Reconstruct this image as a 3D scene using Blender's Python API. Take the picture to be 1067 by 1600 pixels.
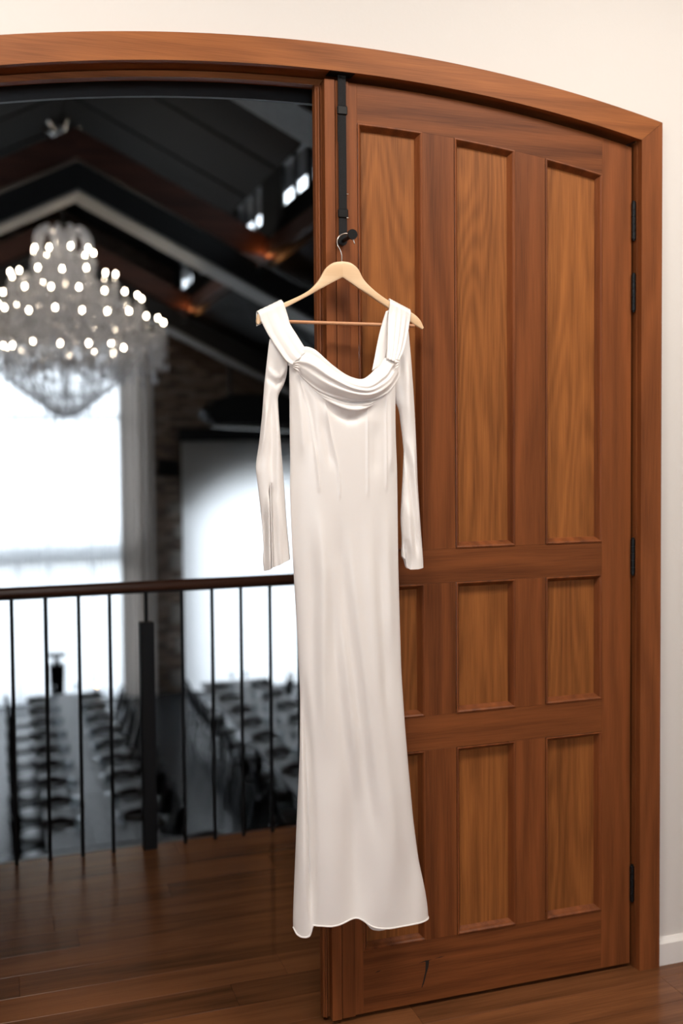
import bpy, bmesh, math, random
import numpy as np
from mathutils import Vector, Matrix

for o in list(bpy.data.objects):
    bpy.data.objects.remove(o, do_unlink=True)
scene = bpy.context.scene
COL = scene.collection
PI = math.pi
rnd = random.Random(7)

# ------------------------------------------------------------------ camera
def camera_basis(yaw, pitch, roll):
    f = Vector((math.sin(yaw)*math.cos(pitch), math.cos(yaw)*math.cos(pitch), -math.sin(pitch)))
    r = Vector((math.cos(yaw), -math.sin(yaw), 0))
    u = r.cross(f)
    c, s = math.cos(roll), math.sin(roll)
    return c*r + s*u, -s*r + c*u, f
CAM_F = 1630.36
cam_r, cam_u, cam_f = camera_basis(.320138, .0396461, -.0083811)
cd = bpy.data.cameras.new('camera')
cd.sensor_fit = 'VERTICAL'; cd.sensor_height = 36; cd.sensor_width = 24
cd.lens = CAM_F*36/1600
cd.shift_y = -44.16/1600
cd.clip_start = .05; cd.clip_end = 300
cd.dof.use_dof = True; cd.dof.focus_distance = 2.72; cd.dof.aperture_fstop = 1.55
cam = bpy.data.objects.new('camera', cd); COL.objects.link(cam)
M = Matrix((cam_r, cam_u, -cam_f)).transposed().to_4x4(); M.translation = (0, 0, 1.6)
cam.matrix_world = M
scene.camera = cam

# ------------------------------------------------------------------ world, lights, exposure
SKY = 6.5
w = bpy.data.worlds.new('world'); scene.world = w; w.use_nodes = True
bg = w.node_tree.nodes['Background']
bg.inputs['Color'].default_value = (.82, .91, 1.0, 1); bg.inputs['Strength'].default_value = SKY
vs = scene.view_settings
vs.view_transform = 'Standard'; vs.look = 'None'; vs.gamma = 1; vs.use_curve_mapping = False
vs.exposure = 0.0
scene.display_settings.display_device = 'sRGB'
scene.cycles.use_denoising = True
scene.cycles.sample_clamp_indirect = 6
scene.cycles.max_bounces = 10
scene.cycles.transparent_max_bounces = 24
scene.cycles.caustics_reflective = False
scene.cycles.caustics_refractive = False

FOYER_LAMPS = [((-.35, 1.30, 3.42), 1.2, .6, 48), ((1.9, 1.30, 3.42), 1.2, .6, 48)]
for loc, sx, sy, pw in FOYER_LAMPS:
    ld = bpy.data.lights.new('ceiling_lamp_light', 'AREA'); ld.shape = 'RECTANGLE'
    ld.size = sx; ld.size_y = sy; ld.energy = pw; ld.color = (1, .92, .83)
    lo = bpy.data.objects.new('ceiling_lamp_light', ld); COL.objects.link(lo); lo.location = loc

# ------------------------------------------------------------------ helpers
def link(o, parent=None):
    COL.objects.link(o)
    if parent is not None: o.parent = parent
    return o
def wloc(o):
    v = Vector((0, 0, 0))
    while o is not None:
        v += o.location; o = o.parent
    return v
def tag(o, label=None, cat=None, group=None, kind=None):
    if label: o['label'] = label
    if cat: o['category'] = cat
    if group: o['group'] = group
    if kind: o['kind'] = kind
    return o
def thing(name, loc, label=None, cat=None, group=None, kind=None, rz=0, parent=None):
    o = bpy.data.objects.new(name, None); o.empty_display_size = .05
    link(o, parent); o.location = loc; o.rotation_euler = (0, 0, rz)
    return tag(o, label, cat, group, kind)

class MB:
    """collects world-space (or local) geometry for one mesh"""
    def __init__(s): s.v = []; s.f = []
    def add(s, vs, fs):
        n = len(s.v); s.v += [tuple(p) for p in vs]; s.f += [tuple(i+n for i in f) for f in fs]; return s
    def box(s, x0, x1, y0, y1, z0, z1):
        return s.add([(x0,y0,z0),(x1,y0,z0),(x1,y1,z0),(x0,y1,z0),(x0,y0,z1),(x1,y0,z1),(x1,y1,z1),(x0,y1,z1)],
              [(0,3,2,1),(4,5,6,7),(0,1,5,4),(1,2,6,5),(2,3,7,6),(3,0,4,7)])
    def bbox(s, x0, x1, y0, y1, z0, z1, b=.003):
        """box with chamfered edges"""
        bm = bmesh.new()
        bmesh.ops.create_cube(bm, size=1)
        for q in bm.verts:
            q.co = ((x0+x1)/2+q.co.x*(x1-x0), (y0+y1)/2+q.co.y*(y1-y0), (z0+z1)/2+q.co.z*(z1-z0))
        bmesh.ops.bevel(bm, geom=bm.edges[:], offset=b, segments=1, affect='EDGES')
        bm.verts.index_update()
        s.add([q.co[:] for q in bm.verts], [[q.index for q in f.verts] for f in bm.faces]); bm.free(); return s
    def tube(s, pts, r, n=8, caps=True):
        pts = [Vector(p) for p in pts]; m = len(pts)
        rs = r if isinstance(r, (list, tuple)) else [r]*m
        V = []; F = []
        t0 = (pts[1]-pts[0]).normalized()
        nrm = t0.orthogonal().normalized()
        for i, p in enumerate(pts):
            t = (pts[min(i+1, m-1)]-pts[max(i-1, 0)]).normalized()
            nrm = (nrm - t*nrm.dot(t))
            nrm = nrm.normalized() if nrm.length > 1e-6 else t.orthogonal().normalized()
            b = t.cross(nrm)
            for k in range(n):
                a = 2*PI*k/n
                V.append(p+(nrm*math.cos(a)+b*math.sin(a))*rs[i])
        for i in range(m-1):
            for k in range(n):
                F.append((i*n+k, i*n+(k+1) % n, (i+1)*n+(k+1) % n, (i+1)*n+k))
        if caps:
            F.append(tuple(range(n-1, -1, -1))); F.append(tuple((m-1)*n+k for k in range(n)))
        return s.add(V, F)
    def ring(s, c, R, r, n=24, k=8, axis='z'):
        V = []; F = []
        for i in range(n):
            a = 2*PI*i/n
            for j in range(k):
                b = 2*PI*j/k; q = R+r*math.cos(b); h = r*math.sin(b)
                p = (q*math.cos(a), q*math.sin(a), h)
                if axis == 'y': p = (p[0], p[2], p[1])
                V.append((c[0]+p[0], c[1]+p[1], c[2]+p[2]))
        for i in range(n):
            for j in range(k):
                F.append((i*k+j, ((i+1) % n)*k+j, ((i+1) % n)*k+(j+1) % k, i*k+(j+1) % k))
        return s.add(V, F)
    def lathe(s, prof, c=(0,0,0), n=16):
        V = []; F = []; m = len(prof)
        for i in range(n):
            a = 2*PI*i/n
            for (r, z) in prof: V.append((c[0]+r*math.cos(a), c[1]+r*math.sin(a), c[2]+z))
        for i in range(n):
            for j in range(m-1):
                F.append((i*m+j, ((i+1) % n)*m+j, ((i+1) % n)*m+j+1, i*m+j+1))
        return s.add(V, F)
    def prism(s, poly, y0, y1):
        """poly in (x,z), extruded along y"""
        n = len(poly)
        V = [(x, y0, z) for x, z in poly]+[(x, y1, z) for x, z in poly]
        F = [tuple(range(n)), tuple(range(2*n-1, n-1, -1))]
        for i in range(n): F.append((i, n+i, n+(i+1) % n, (i+1) % n))
        return s.add(V, F)
    def strip(s, lo, hi, y0, y1):
        """solid between two equal-length (x,z) polylines, extruded along y (non-convex safe)"""
        n = len(lo)
        V = [(x, y0, z) for x, z in lo]+[(x, y0, z) for x, z in hi]+[(x, y1, z) for x, z in lo]+[(x, y1, z) for x, z in hi]
        F = []
        for i in range(n-1):
            F += [(i, i+1, n+i+1, n+i), (2*n+i, 3*n+i, 3*n+i+1, 2*n+i+1), (i, 2*n+i, 2*n+i+1, i+1), (n+i, n+i+1, 3*n+i+1, 3*n+i)]
        F += [(0, n, 3*n, 2*n), (n-1, 3*n-1, 4*n-1, 2*n-1)]
        return s.add(V, F)
    def grid(s, P, closed_u=False):
        """P[i][j] points"""
        m = len(P); n = len(P[0]); V = [p for row in P for p in row]; F = []
        for i in range(m-1):
            for j in range(n if closed_u else n-1):
                F.append((i*n+j, i*n+(j+1) % n, (i+1)*n+(j+1) % n, (i+1)*n+j))
        return s.add(V, F)
    def mesh(s, name, mat, smooth=False, off=(0,0,0), fix=True):
        me = bpy.data.meshes.new(name)
        me.from_pydata([(x-off[0], y-off[1], z-off[2]) for x, y, z in s.v], [], s.f)
        if fix:
            bm = bmesh.new(); bm.from_mesh(me)
            bmesh.ops.recalc_face_normals(bm, faces=bm.faces); bm.to_mesh(me); bm.free()
        me.materials.append(mat)
        if smooth:
            me.polygons.foreach_set('use_smooth', [True]*len(me.polygons))
            if smooth != 'all':
                try: me.set_sharp_from_angle(angle=math.radians(42))
                except Exception: pass
        me.update(); return me
    def build(s, name, mat, parent=None, smooth=False, local=False, **kw):
        off = (0,0,0) if (parent is None or local) else wloc(parent)
        o = bpy.data.objects.new(name, s.mesh(name, mat, smooth, off))
        link(o, parent); tag(o, **kw); return o
def put(name, me, loc, parent=None, rz=0, **kw):
    o = bpy.data.objects.new(name, me); link(o, parent); o.location = loc; o.rotation_euler = (0, 0, rz); return tag(o, **kw)
def copy_tree(o, parent=None):
    c = o.copy(); link(c, parent)
    for ch in list(o.children): copy_tree(ch, c)
    return c
def smooth_curve(pts, n):
    """Catmull-Rom through pts (any dimension), n samples"""
    P = np.array(pts, float); m = len(P)
    d = np.r_[0, np.cumsum(np.sqrt(((P[1:]-P[:-1])**2).sum(1)))]; t = np.linspace(0, d[-1], n)
    T = np.zeros_like(P)
    for i in range(m):
        a, b = max(i-1, 0), min(i+1, m-1); T[i] = (P[b]-P[a])/max(d[b]-d[a], 1e-9)
    out = []
    for x in t:
        i = min(max(np.searchsorted(d, x)-1, 0), m-2); h = d[i+1]-d[i]; u = (x-d[i])/h
        out.append((2*u**3-3*u**2+1)*P[i]+(u**3-2*u**2+u)*h*T[i]+(-2*u**3+3*u**2)*P[i+1]+(u**3-u**2)*h*T[i+1])
    return np.array(out)

# ------------------------------------------------------------------ materials
def new_mat(name):
    m = bpy.data.materials.new(name); m.use_nodes = True
    nt = m.node_tree; return m, nt, nt.nodes, nt.links, nt.nodes['Principled BSDF']
def lin(r, g, b):
    f = lambda c: ((c/255+.055)/1.055)**2.4 if c > 10 else c/255/12.92
    return (f(r), f(g), f(b), 1)
def plain(name, rgb, rough=.5, metal=0, bump=0, bscale=60, var=0, spec=.5, coat=0):
    m, nt, N, L, P = new_mat(name)
    P.inputs['Base Color'].default_value = (*rgb[:3], 1); P.inputs['Roughness'].default_value = rough
    P.inputs['Metallic'].default_value = metal; P.inputs['Specular IOR Level'].default_value = spec
    P.inputs['Coat Weight'].default_value = coat
    tc = N.new('ShaderNodeTexCoord'); no = N.new('ShaderNodeTexNoise'); no.inputs['Scale'].default_value = bscale; no.inputs['Detail'].default_value = 4
    L.new(tc.outputs['Object'], no.inputs['Vector'])
    if bump:
        b = N.new('ShaderNodeBump'); b.inputs['Strength'].default_value = bump; b.inputs['Distance'].default_value = .002
        L.new(no.outputs['Fac'], b.inputs['Height']); L.new(b.outputs['Normal'], P.inputs['Normal'])
    if var:
        mx = N.new('ShaderNodeMixRGB'); mx.blend_type = 'MULTIPLY'; mx.inputs['Fac'].default_value = var
        mx.inputs['Color1'].default_value = (*rgb[:3], 1)
        L.new(no.outputs['Fac'], mx.inputs['Color2']); L.new(mx.outputs['Color'], P.inputs['Base Color'])
    return m
def wood(name, dark, light, axis='Z', K=55, Mm=14, rough=.42, tone=.25, spec=.4, fine=.5, bump=.12, ring=.09, n1s=(6.5, .95), broad=.9):
    m, nt, N, L, P = new_mat(name)
    tc = N.new('ShaderNodeTexCoord'); oi = N.new('ShaderNodeObjectInfo')
    off = N.new('ShaderNodeVectorMath'); off.operation = 'SCALE'; off.inputs[0].default_value = (3.1, 5.3, 7.7)
    mu = N.new('ShaderNodeMath'); mu.operation = 'MULTIPLY'; mu.inputs[1].default_value = 9
    L.new(oi.outputs['Random'], mu.inputs[0]); L.new(mu.outputs[0], off.inputs['Scale'])
    ad = N.new('ShaderNodeVectorMath'); L.new(tc.outputs['Object'], ad.inputs[0]); L.new(off.outputs[0], ad.inputs[1])
    def mapping(a, b):
        mp = N.new('ShaderNodeMapping')
        mp.inputs['Scale'].default_value = (a, a, b) if axis == 'Z' else (b, a, a)
        L.new(ad.outputs[0], mp.inputs['Vector']); return mp
    def noise(mp, det, rg=.5):
        n = N.new('ShaderNodeTexNoise'); n.inputs['Scale'].default_value = 1; n.inputs['Detail'].default_value = det; n.inputs['Roughness'].default_value = rg
        L.new(mp.outputs[0], n.inputs['Vector']); return n
    n1 = noise(mapping(*n1s), 2.2, .45)
    n2 = noise(mapping(420, 9), 2)
    n3 = noise(mapping(34, 1.1), 3)
    sp = N.new('ShaderNodeSeparateXYZ'); L.new(ad.outputs[0], sp.inputs[0])
    a = N.new('ShaderNodeMath'); a.operation = 'MULTIPLY'; a.inputs[1].default_value = K
    L.new(sp.outputs['X' if axis == 'Z' else 'Z'], a.inputs[0])
    c = N.new('ShaderNodeMath'); c.operation = 'MULTIPLY_ADD'; c.inputs[1].default_value = Mm*PI
    L.new(n1.outputs['Fac'], c.inputs[0]); L.new(a.outputs[0], c.inputs[2])
    si = N.new('ShaderNodeMath'); si.operation = 'SINE'; L.new(c.outputs[0], si.inputs[0])
    # value = .5 + .22*sin + fine*(n2-.5) + .7*(n3-.5)
    def madd(x, k, base):
        q = N.new('ShaderNodeMath'); q.operation = 'MULTIPLY_ADD'; q.inputs[1].default_value = k
        L.new(x, q.inputs[0])
        if isinstance(base, (int, float)): q.inputs[2].default_value = base
        else: L.new(base, q.inputs[2])
        return q.outputs[0]
    v = madd(si.outputs[0], ring, .5-.5*fine-.5*broad)
    v = madd(n2.outputs['Fac'], fine, v); v = madd(n3.outputs['Fac'], broad, v)
    v = madd(oi.outputs['Random'], tone, v)
    cr = N.new('ShaderNodeValToRGB'); e = cr.color_ramp.elements
    e[0].position = .12; e[0].color = dark; e[1].position = .95; e[1].color = light
    L.new(v, cr.inputs[0]); L.new(cr.outputs[0], P.inputs['Base Color'])
    P.inputs['Roughness'].default_value = rough; P.inputs['Specular IOR Level'].default_value = spec
    b = N.new('ShaderNodeBump'); b.inputs['Strength'].default_value = bump; b.inputs['Distance'].default_value = .001
    L.new(n2.outputs['Fac'], b.inputs['Height']); L.new(b.outputs['Normal'], P.inputs['Normal'])
    return m
def emit(name, rgb, s):
    m, nt, N, L, P = new_mat(name)
    P.inputs['Base Color'].default_value = (*rgb, 1); P.inputs['Emission Color'].default_value = (*rgb, 1); P.inputs['Emission Strength'].default_value = s
    return m
def cloth_see(name, rgb, transl, transp, bump=0):
    """thin fabric: diffuse + translucent + a share of open weave"""
    m, nt, N, L, P = new_mat(name); N.remove(P)
    out = [n for n in N if n.type == 'OUTPUT_MATERIAL'][0]
    d = N.new('ShaderNodeBsdfDiffuse'); t = N.new('ShaderNodeBsdfTranslucent'); tr = N.new('ShaderNodeBsdfTransparent')
    d.inputs[0].default_value = (*rgb, 1); t.inputs[0].default_value = (*rgb, 1)
    m1 = N.new('ShaderNodeMixShader'); m1.inputs[0].default_value = transl; L.new(d.outputs[0], m1.inputs[1]); L.new(t.outputs[0], m1.inputs[2])
    m2 = N.new('ShaderNodeMixShader'); m2.inputs[0].default_value = transp; L.new(m1.outputs[0], m2.inputs[1]); L.new(tr.outputs[0], m2.inputs[2])
    L.new(m2.outputs[0], out.inputs[0]); return m
def thin_glass(name, refl=.12, tint=(1,1,1), rough=.02, diff=0):
    m, nt, N, L, P = new_mat(name); N.remove(P)
    out = [n for n in N if n.type == 'OUTPUT_MATERIAL'][0]
    g = N.new('ShaderNodeBsdfGlossy'); g.inputs['Roughness'].default_value = rough
    tr = N.new('ShaderNodeBsdfTransparent'); tr.inputs[0].default_value = (*tint, 1)
    lw = N.new('ShaderNodeLayerWeight'); lw.inputs['Blend'].default_value = .5
    fr = N.new('ShaderNodeMath'); fr.operation = 'POWER'; fr.inputs[1].default_value = 5; L.new(lw.outputs['Facing'], fr.inputs[0])
    ad = N.new('ShaderNodeMath'); ad.inputs[1].default_value = refl+.04; ad.use_clamp = True; L.new(fr.outputs[0], ad.inputs[0])
    mx = N.new('ShaderNodeMixShader'); L.new(ad.outputs[0], mx.inputs[0]); L.new(tr.outputs[0], mx.inputs[1]); L.new(g.outputs[0], mx.inputs[2])
    fin = mx
    if diff:
        d = N.new('ShaderNodeBsdfTranslucent'); d.inputs[0].default_value = (.95, .96, 1, 1)
        d2 = N.new('ShaderNodeBsdfDiffuse'); d2.inputs[0].default_value = (.95, .96, 1, 1)
        md = N.new('ShaderNodeMixShader'); md.inputs[0].default_value = .5; L.new(d.outputs[0], md.inputs[1]); L.new(d2.outputs[0], md.inputs[2])
        fin = N.new('ShaderNodeMixShader'); fin.inputs[0].default_value = diff; L.new(mx.outputs[0], fin.inputs[1]); L.new(md.outputs[0], fin.inputs[2])
    L.new(fin.outputs[0], out.inputs[0]); return m
def satin():
    m, nt, N, L, P = new_mat('ivory_satin')
    P.inputs['Base Color'].default_value = (.875, .838, .805, 1); P.inputs['Roughness'].default_value = .32
    P.inputs['Specular IOR Level'].default_value = .45; P.inputs['Sheen Weight'].default_value = .25; P.inputs['Sheen Roughness'].default_value = .4
    tc = N.new('ShaderNodeTexCoord'); mp = N.new('ShaderNodeMapping'); mp.inputs['Scale'].default_value = (16, 16, 5)
    no = N.new('ShaderNodeTexNoise'); no.inputs['Scale'].default_value = 1; no.inputs['Detail'].default_value = 2
    L.new(tc.outputs['Object'], mp.inputs[0]); L.new(mp.outputs[0], no.inputs['Vector'])
    b = N.new('ShaderNodeBump'); b.inputs['Strength'].default_value = .35; b.inputs['Distance'].default_value = .006
    L.new(no.outputs['Fac'], b.inputs['Height']); L.new(b.outputs['Normal'], P.inputs['Normal'])
    return m
def brick_mat(name, pal):
    m, nt, N, L, P = new_mat(name)
    oi = N.new('ShaderNodeObjectInfo'); cr = N.new('ShaderNodeValToRGB'); cr.color_ramp.interpolation = 'CONSTANT'
    el = cr.color_ramp.elements
    while len(el) < len(pal): el.new(.5)
    for i, c in enumerate(pal): el[i].position = i/len(pal); el[i].color = (*c, 1)
    tc = N.new('ShaderNodeTexCoord'); no = N.new('ShaderNodeTexNoise'); no.inputs['Scale'].default_value = 30; L.new(tc.outputs['Object'], no.inputs['Vector'])
    mx = N.new('ShaderNodeMixRGB'); mx.blend_type = 'MULTIPLY'; mx.inputs[0].default_value = .5
    L.new(oi.outputs['Random'], cr.inputs[0]); L.new(cr.outputs[0], mx.inputs[1]); L.new(no.outputs['Fac'], mx.inputs[2]); L.new(mx.outputs[0], P.inputs['Base Color'])
    P.inputs['Roughness'].default_value = .85; return m
def brick_wall(name):
    m, nt, N, L, P = new_mat(name)
    tc = N.new('ShaderNodeTexCoord'); mp = N.new('ShaderNodeMapping'); mp.inputs['Rotation'].default_value = (PI/2, 0, 0)
    bt = N.new('ShaderNodeTexBrick'); bt.inputs['Scale'].default_value = 1; bt.inputs['Brick Width'].default_value = .24; bt.inputs['Row Height'].default_value = .086
    bt.inputs['Mortar Size'].default_value = .006; bt.inputs['Color1'].default_value = (.10, .072, .055, 1); bt.inputs['Color2'].default_value = (.16, .12, .09, 1); bt.inputs['Mortar'].default_value = (.05, .042, .036, 1)
    L.new(tc.outputs['Object'], mp.inputs[0]); L.new(mp.outputs[0], bt.inputs['Vector']); L.new(bt.outputs['Color'], P.inputs['Base Color']); P.inputs['Roughness'].default_value = .9
    return m

W_STILE = wood('cedar_stile', lin(66, 33, 14), lin(140, 80, 42), 'Z', K=90, Mm=8, tone=.18, spec=.22, rough=.48, broad=.6)
W_RAIL = wood('cedar_rail', lin(68, 34, 15), lin(142, 82, 43), 'X', K=90, Mm=8, tone=.15, spec=.22, rough=.48, broad=.55)
W_PANEL = wood('cedar_panel', lin(84, 45, 19), lin(166, 103, 52), 'Z', K=70, Mm=58, tone=.12, fine=.6, ring=.085, n1s=(4.2, .5), spec=.22, rough=.48, broad=.6)
W_CASE_V = wood('cedar_casing_upright', lin(78, 40, 18), lin(148, 86, 46), 'Z', K=80, Mm=9, tone=.1, spec=.22, rough=.48, broad=.6)
W_CASE_H = wood('cedar_casing_head', lin(94, 50, 23), lin(170, 104, 56), 'X', K=80, Mm=9, tone=.1, spec=.22, rough=.48, broad=.6)
W_MOULD = wood('cedar_moulding', lin(72, 35, 15), lin(142, 80, 41), 'Z', K=120, Mm=4, tone=.1, spec=.25, rough=.45)
W_FLOOR = wood('floorboard', lin(48, 29, 17), lin(126, 80, 48), 'X', K=70, Mm=10, rough=.23, tone=.40, spec=.36, fine=.55, bump=.05, broad=.7)
W_HANDRAIL = wood('dark_handrail', lin(48, 28, 20), lin(92, 58, 42), 'X', K=60, Mm=4, rough=.3, tone=.1)
W_HANGER = wood('pale_maple', lin(212, 174, 132), lin(244, 216, 180), 'X', K=60, Mm=5, rough=.4, tone=.05, fine=.25)
W_ROD = wood('rod_beech', lin(170, 116, 80), lin(214, 160, 120), 'X', K=60, Mm=3, rough=.4, tone=.05, fine=.25)
W_TRUSS = wood('roof_timber', lin(34, 20, 15), lin(92, 55, 42), 'X', K=20, Mm=4, rough=.6, tone=.1)
W_TABLE = wood('grey_oak_table', (.075, .064, .058, 1), (.18, .155, .142, 1), 'Z', K=40, Mm=6, rough=.42, tone=.15, spec=.32)
W_CHAIR = wood('black_bentwood', (.006, .006, .007, 1), (.014, .013, .013, 1), 'Z', K=20, Mm=3, rough=.5, tone=.1, spec=.18)
W_SEAT = wood('chair_seat_ply', (.045, .04, .038, 1), (.12, .11, .1, 1), 'X', K=20, Mm=3, rough=.3, tone=.1)
PLASTER = plain('cream_plaster', (.70, .67, .635), .85, bump=.15, bscale=90)
CEIL_W = plain('white_ceiling', (.85, .83, .8), .9, bump=.05)
SKIRT = plain('white_gloss_skirting', (.80, .77, .74), .4, bump=.03)
BLACK = plain('black_metal', (.004, .0045, .005), .4, bump=.05, spec=.3)
BLACKPAINT = plain('black_stained_beam', (.007, .0075, .009), .45, bump=.6, bscale=40, var=.6)
WEB = plain('black_webbing', (.005, .005, .006), .85, bump=.8, bscale=900)
STEEL = plain('satin_steel', (.72, .68, .62), .25, metal=1, bump=.02)
ROOF = plain('dark_roof_lining', (.0045, .0052, .0052), .7, bump=.1, bscale=20, var=.3, spec=.15)
BATTEN = plain('roof_batten', (.006, .006, .007), .6, bump=.1)
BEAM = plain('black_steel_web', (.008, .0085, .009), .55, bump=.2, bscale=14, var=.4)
LIT_UNDERSIDE = plain('lit_underside_grey', (.30, .275, .255), .5, bump=.2, bscale=14, var=.4)  # light on the black rafters' underside, put into a paler grey
SOFFIT = plain('pale_eave_soffit', (.5, .52, .55), .8, bump=.1)
MORTAR = brick_wall('dark_brick_wall')
CONC = plain('polished_concrete', (.045, .05, .055), .24, bump=.05, bscale=3, var=.4, spec=.2)
PAVING = plain('pale_paving', (.55, .54, .52), .9, bump=.1, bscale=2, var=.2)
BRICK = brick_mat('brick_face', [(.34, .24, .18), (.26, .19, .15), (.40, .30, .24), (.20, .15, .125), (.44, .36, .30)])
STONE = plain('pale_quoin_stone', (.30, .27, .24), .9, bump=.6, bscale=14, var=.4)
DRAPE = cloth_see('taupe_drape', (.62, .57, .53), .28, 0)
SHEER = cloth_see('white_sheer', (.90, .92, .94), .58, .13)
BLIND = cloth_see('white_blind', (.95, .955, .96), .68, 0)
GLASS = thin_glass('window_glass', .02)
CRYSTAL = thin_glass('crystal', .22, (1, 1, 1), .04, diff=.45)
TABLEGLASS = thin_glass('drinking_glass', .18, (.95, .97, .98), .03)
PLATE = plain('white_china', (.8, .8, .8), .2, bump=.02)
NAPKIN = plain('taupe_napkin', (.075, .060, .054), .85, bump=.4, bscale=120)
CUTLERY = plain('cutlery_steel', (.6, .6, .6), .2, metal=1, bump=.02)
CHROME = plain('chandelier_silver', (.55, .54, .52), .2, metal=1, bump=.02)
CANDLE = plain('candle_sleeve', (.75, .75, .76), .5, bump=.05)
BULB = emit('candle_bulb', (1, .84, .64), 46)
SPOTGLOW = emit('uplight_lens', (1, .5, .2), 1.5)
FLAME = emit('flame', (1, .55, .2), 20)
LAMPGLOW = emit('lamp_diffuser', (1, .9, .8), 3)
SATIN = satin()
CRYSTAL_FINE = thin_glass('crystal_chain', .0, (1, 1, 1), .15, diff=.24)
DARKSPLIT = plain('dark_wood_split', (.012, .007, .004), .8, bump=.3)

# ------------------------------------------------------------------ foyer shell
CX = .845                                  # centre line of the arched doorway
def arc(z0, R, x): return z0 - (R - math.sqrt(R*R-(x-CX)**2))
def arcpts(z0, R, x0, x1, n=24): return [(x0+(x1-x0)*i/n, arc(z0, R, x0+(x1-x0)*i/n)) for i in range(n+1)]
YW = 2.668; FX0, FX1, FY0, FZ = -3.2, 4.2, -4.0, 3.5
OPX0, OPX1 = CX-.985, CX+.985
m = MB()
m.box(FX0, OPX0, YW, 2.80, 0, FZ); m.box(OPX1, FX1, YW, 2.80, 0, FZ)
lo = arcpts(2.606, 4.57, OPX0, OPX1, 40); m.strip(lo, [(x, FZ) for x, z in lo], YW, 2.80)
m.build('wall_front', PLASTER, kind='structure', label='cream plaster wall around the arched timber doorway')
m = MB(); m.box(FX0-.1, FX0, FY0, YW, 0, FZ); m.build('wall_left', PLASTER, kind='structure', label='cream plaster wall at left of the landing')
m = MB(); m.box(FX1, FX1+.1, FY0, YW, 0, FZ); m.build('wall_right', PLASTER, kind='structure', label='cream plaster wall at right of the landing')
# wall behind the viewer, with an unseen window opening added for frontal fill light
m = MB(); WX0, WX1, WZ0, WZ1 = -2.9, .5, .8, 2.75
m.box(FX0, WX0, FY0-.15, FY0, 0, FZ); m.box(WX1, FX1, FY0-.15, FY0, 0, FZ); m.box(WX0, WX1, FY0-.15, FY0, 0, WZ0); m.box(WX0, WX1, FY0-.15, FY0, WZ1, FZ)
m.build('wall_rear', PLASTER, kind='structure', label='cream plaster wall behind the viewer with a wide added fill window')
w3 = thing('fill_window', ((WX0+WX1)/2, FY0, WZ0), 'white framed window added unseen behind the viewer for fill light', kind='structure')
MB().box(WX0, WX1, FY0-.10, FY0-.09, WZ0, WZ1).build('pane', GLASS, w3)
f = MB(); f.box(WX0, WX0+.06, FY0-.12, FY0-.05, WZ0, WZ1); f.box(WX1-.06, WX1, FY0-.12, FY0-.05, WZ0, WZ1); f.box(WX0+.06, WX1-.06, FY0-.12, FY0-.05, WZ0, WZ0+.06); f.box(WX0+.06, WX1-.06, FY0-.12, FY0-.05, WZ1-.06, WZ1)
f.build('window_frame', SKIRT, w3)
MB().box(FX0, FX1, FY0, YW, FZ, FZ+.1).build('ceiling', CEIL_W, kind='structure', label='white ceiling over the landing')
for (x, y, z), sx, sy, pw in FOYER_LAMPS:
    t = thing('ceiling_lamp', (x, y, FZ))
    MB().box(x-sx/2-.03, x+sx/2+.03, y-sy/2-.03, y+sy/2+.03, FZ-.03, FZ-.001).build('housing', SKIRT, t)
    MB().box(x-sx/2, x+sx/2, y-sy/2, y+sy/2, FZ-.045, FZ-.031).build('diffuser', LAMPGLOW, t)
    where = 'near the left of the doorway' if x < 0 else ('near the right of the doorway' if x > 1 else 'behind the viewer')
    tag(t, 'flat rectangular ceiling lamp over the landing, '+where, 'lamp')
bs = thing('baseboard_front', (OPX1+.07, YW, 0), 'white skirting board right of the doorway', kind='structure')
X1 = CX+1.038
MB().add([(X1, YW, 0), (X1, YW-.014, 0), (X1, YW-.014, .066), (X1, YW-.008, .074), (X1, YW-.003, .082), (X1, YW, .082)] +
         [(FX1, YW, 0), (FX1, YW-.014, 0), (FX1, YW-.014, .066), (FX1, YW-.008, .074), (FX1, YW-.003, .082), (FX1, YW, .082)],
         [(0,1,2,3,4,5), (11,10,9,8,7,6), (0,6,7,1), (1,7,8,2), (2,8,9,3), (3,9,10,4), (4,10,11,5), (5,11,6,0)]).build('skirting_board', SKIRT, bs)

# ------------------------------------------------------------------ landing floor: boards laid along the wall
fl = thing('floor', (0, 2, 0), 'dark glossy timber floorboards of the landing', kind='structure')
MB().box(-3.2, 4.2, -4, 4.14, -.30, -.0205).build('subfloor', BATTEN, fl)
PW = .1285; pm = {}
def plank_mesh(L):
    if L not in pm:
        pm[L] = MB().bbox(0, L, -PW/2+.0004, PW/2-.0004, -.02, 0, .0004).mesh('floorboard', W_FLOOR)
    return pm[L]
rp = random.Random(21)
lens = [.9, 1.2, 1.5, 1.8, 2.1]
for k in range(25):
    y = 4.14-PW/2-k*PW; x = -1.9+rp.uniform(-.9, 0)
    while x < 3.4:
        L = rp.choice(lens)
        put('floorboard', plank_mesh(L-.0006), (x, y-2, 0), fl); x += L
MB().box(-3.2, 4.2, -4, 4.14-25*PW, -.02, 0).build('far_floorboards', W_FLOOR, fl)
MB().box(-3.2, 4.2, 4.1405, 4.16, -.32, .0).build('edge_board', W_HANDRAIL, fl)

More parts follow.
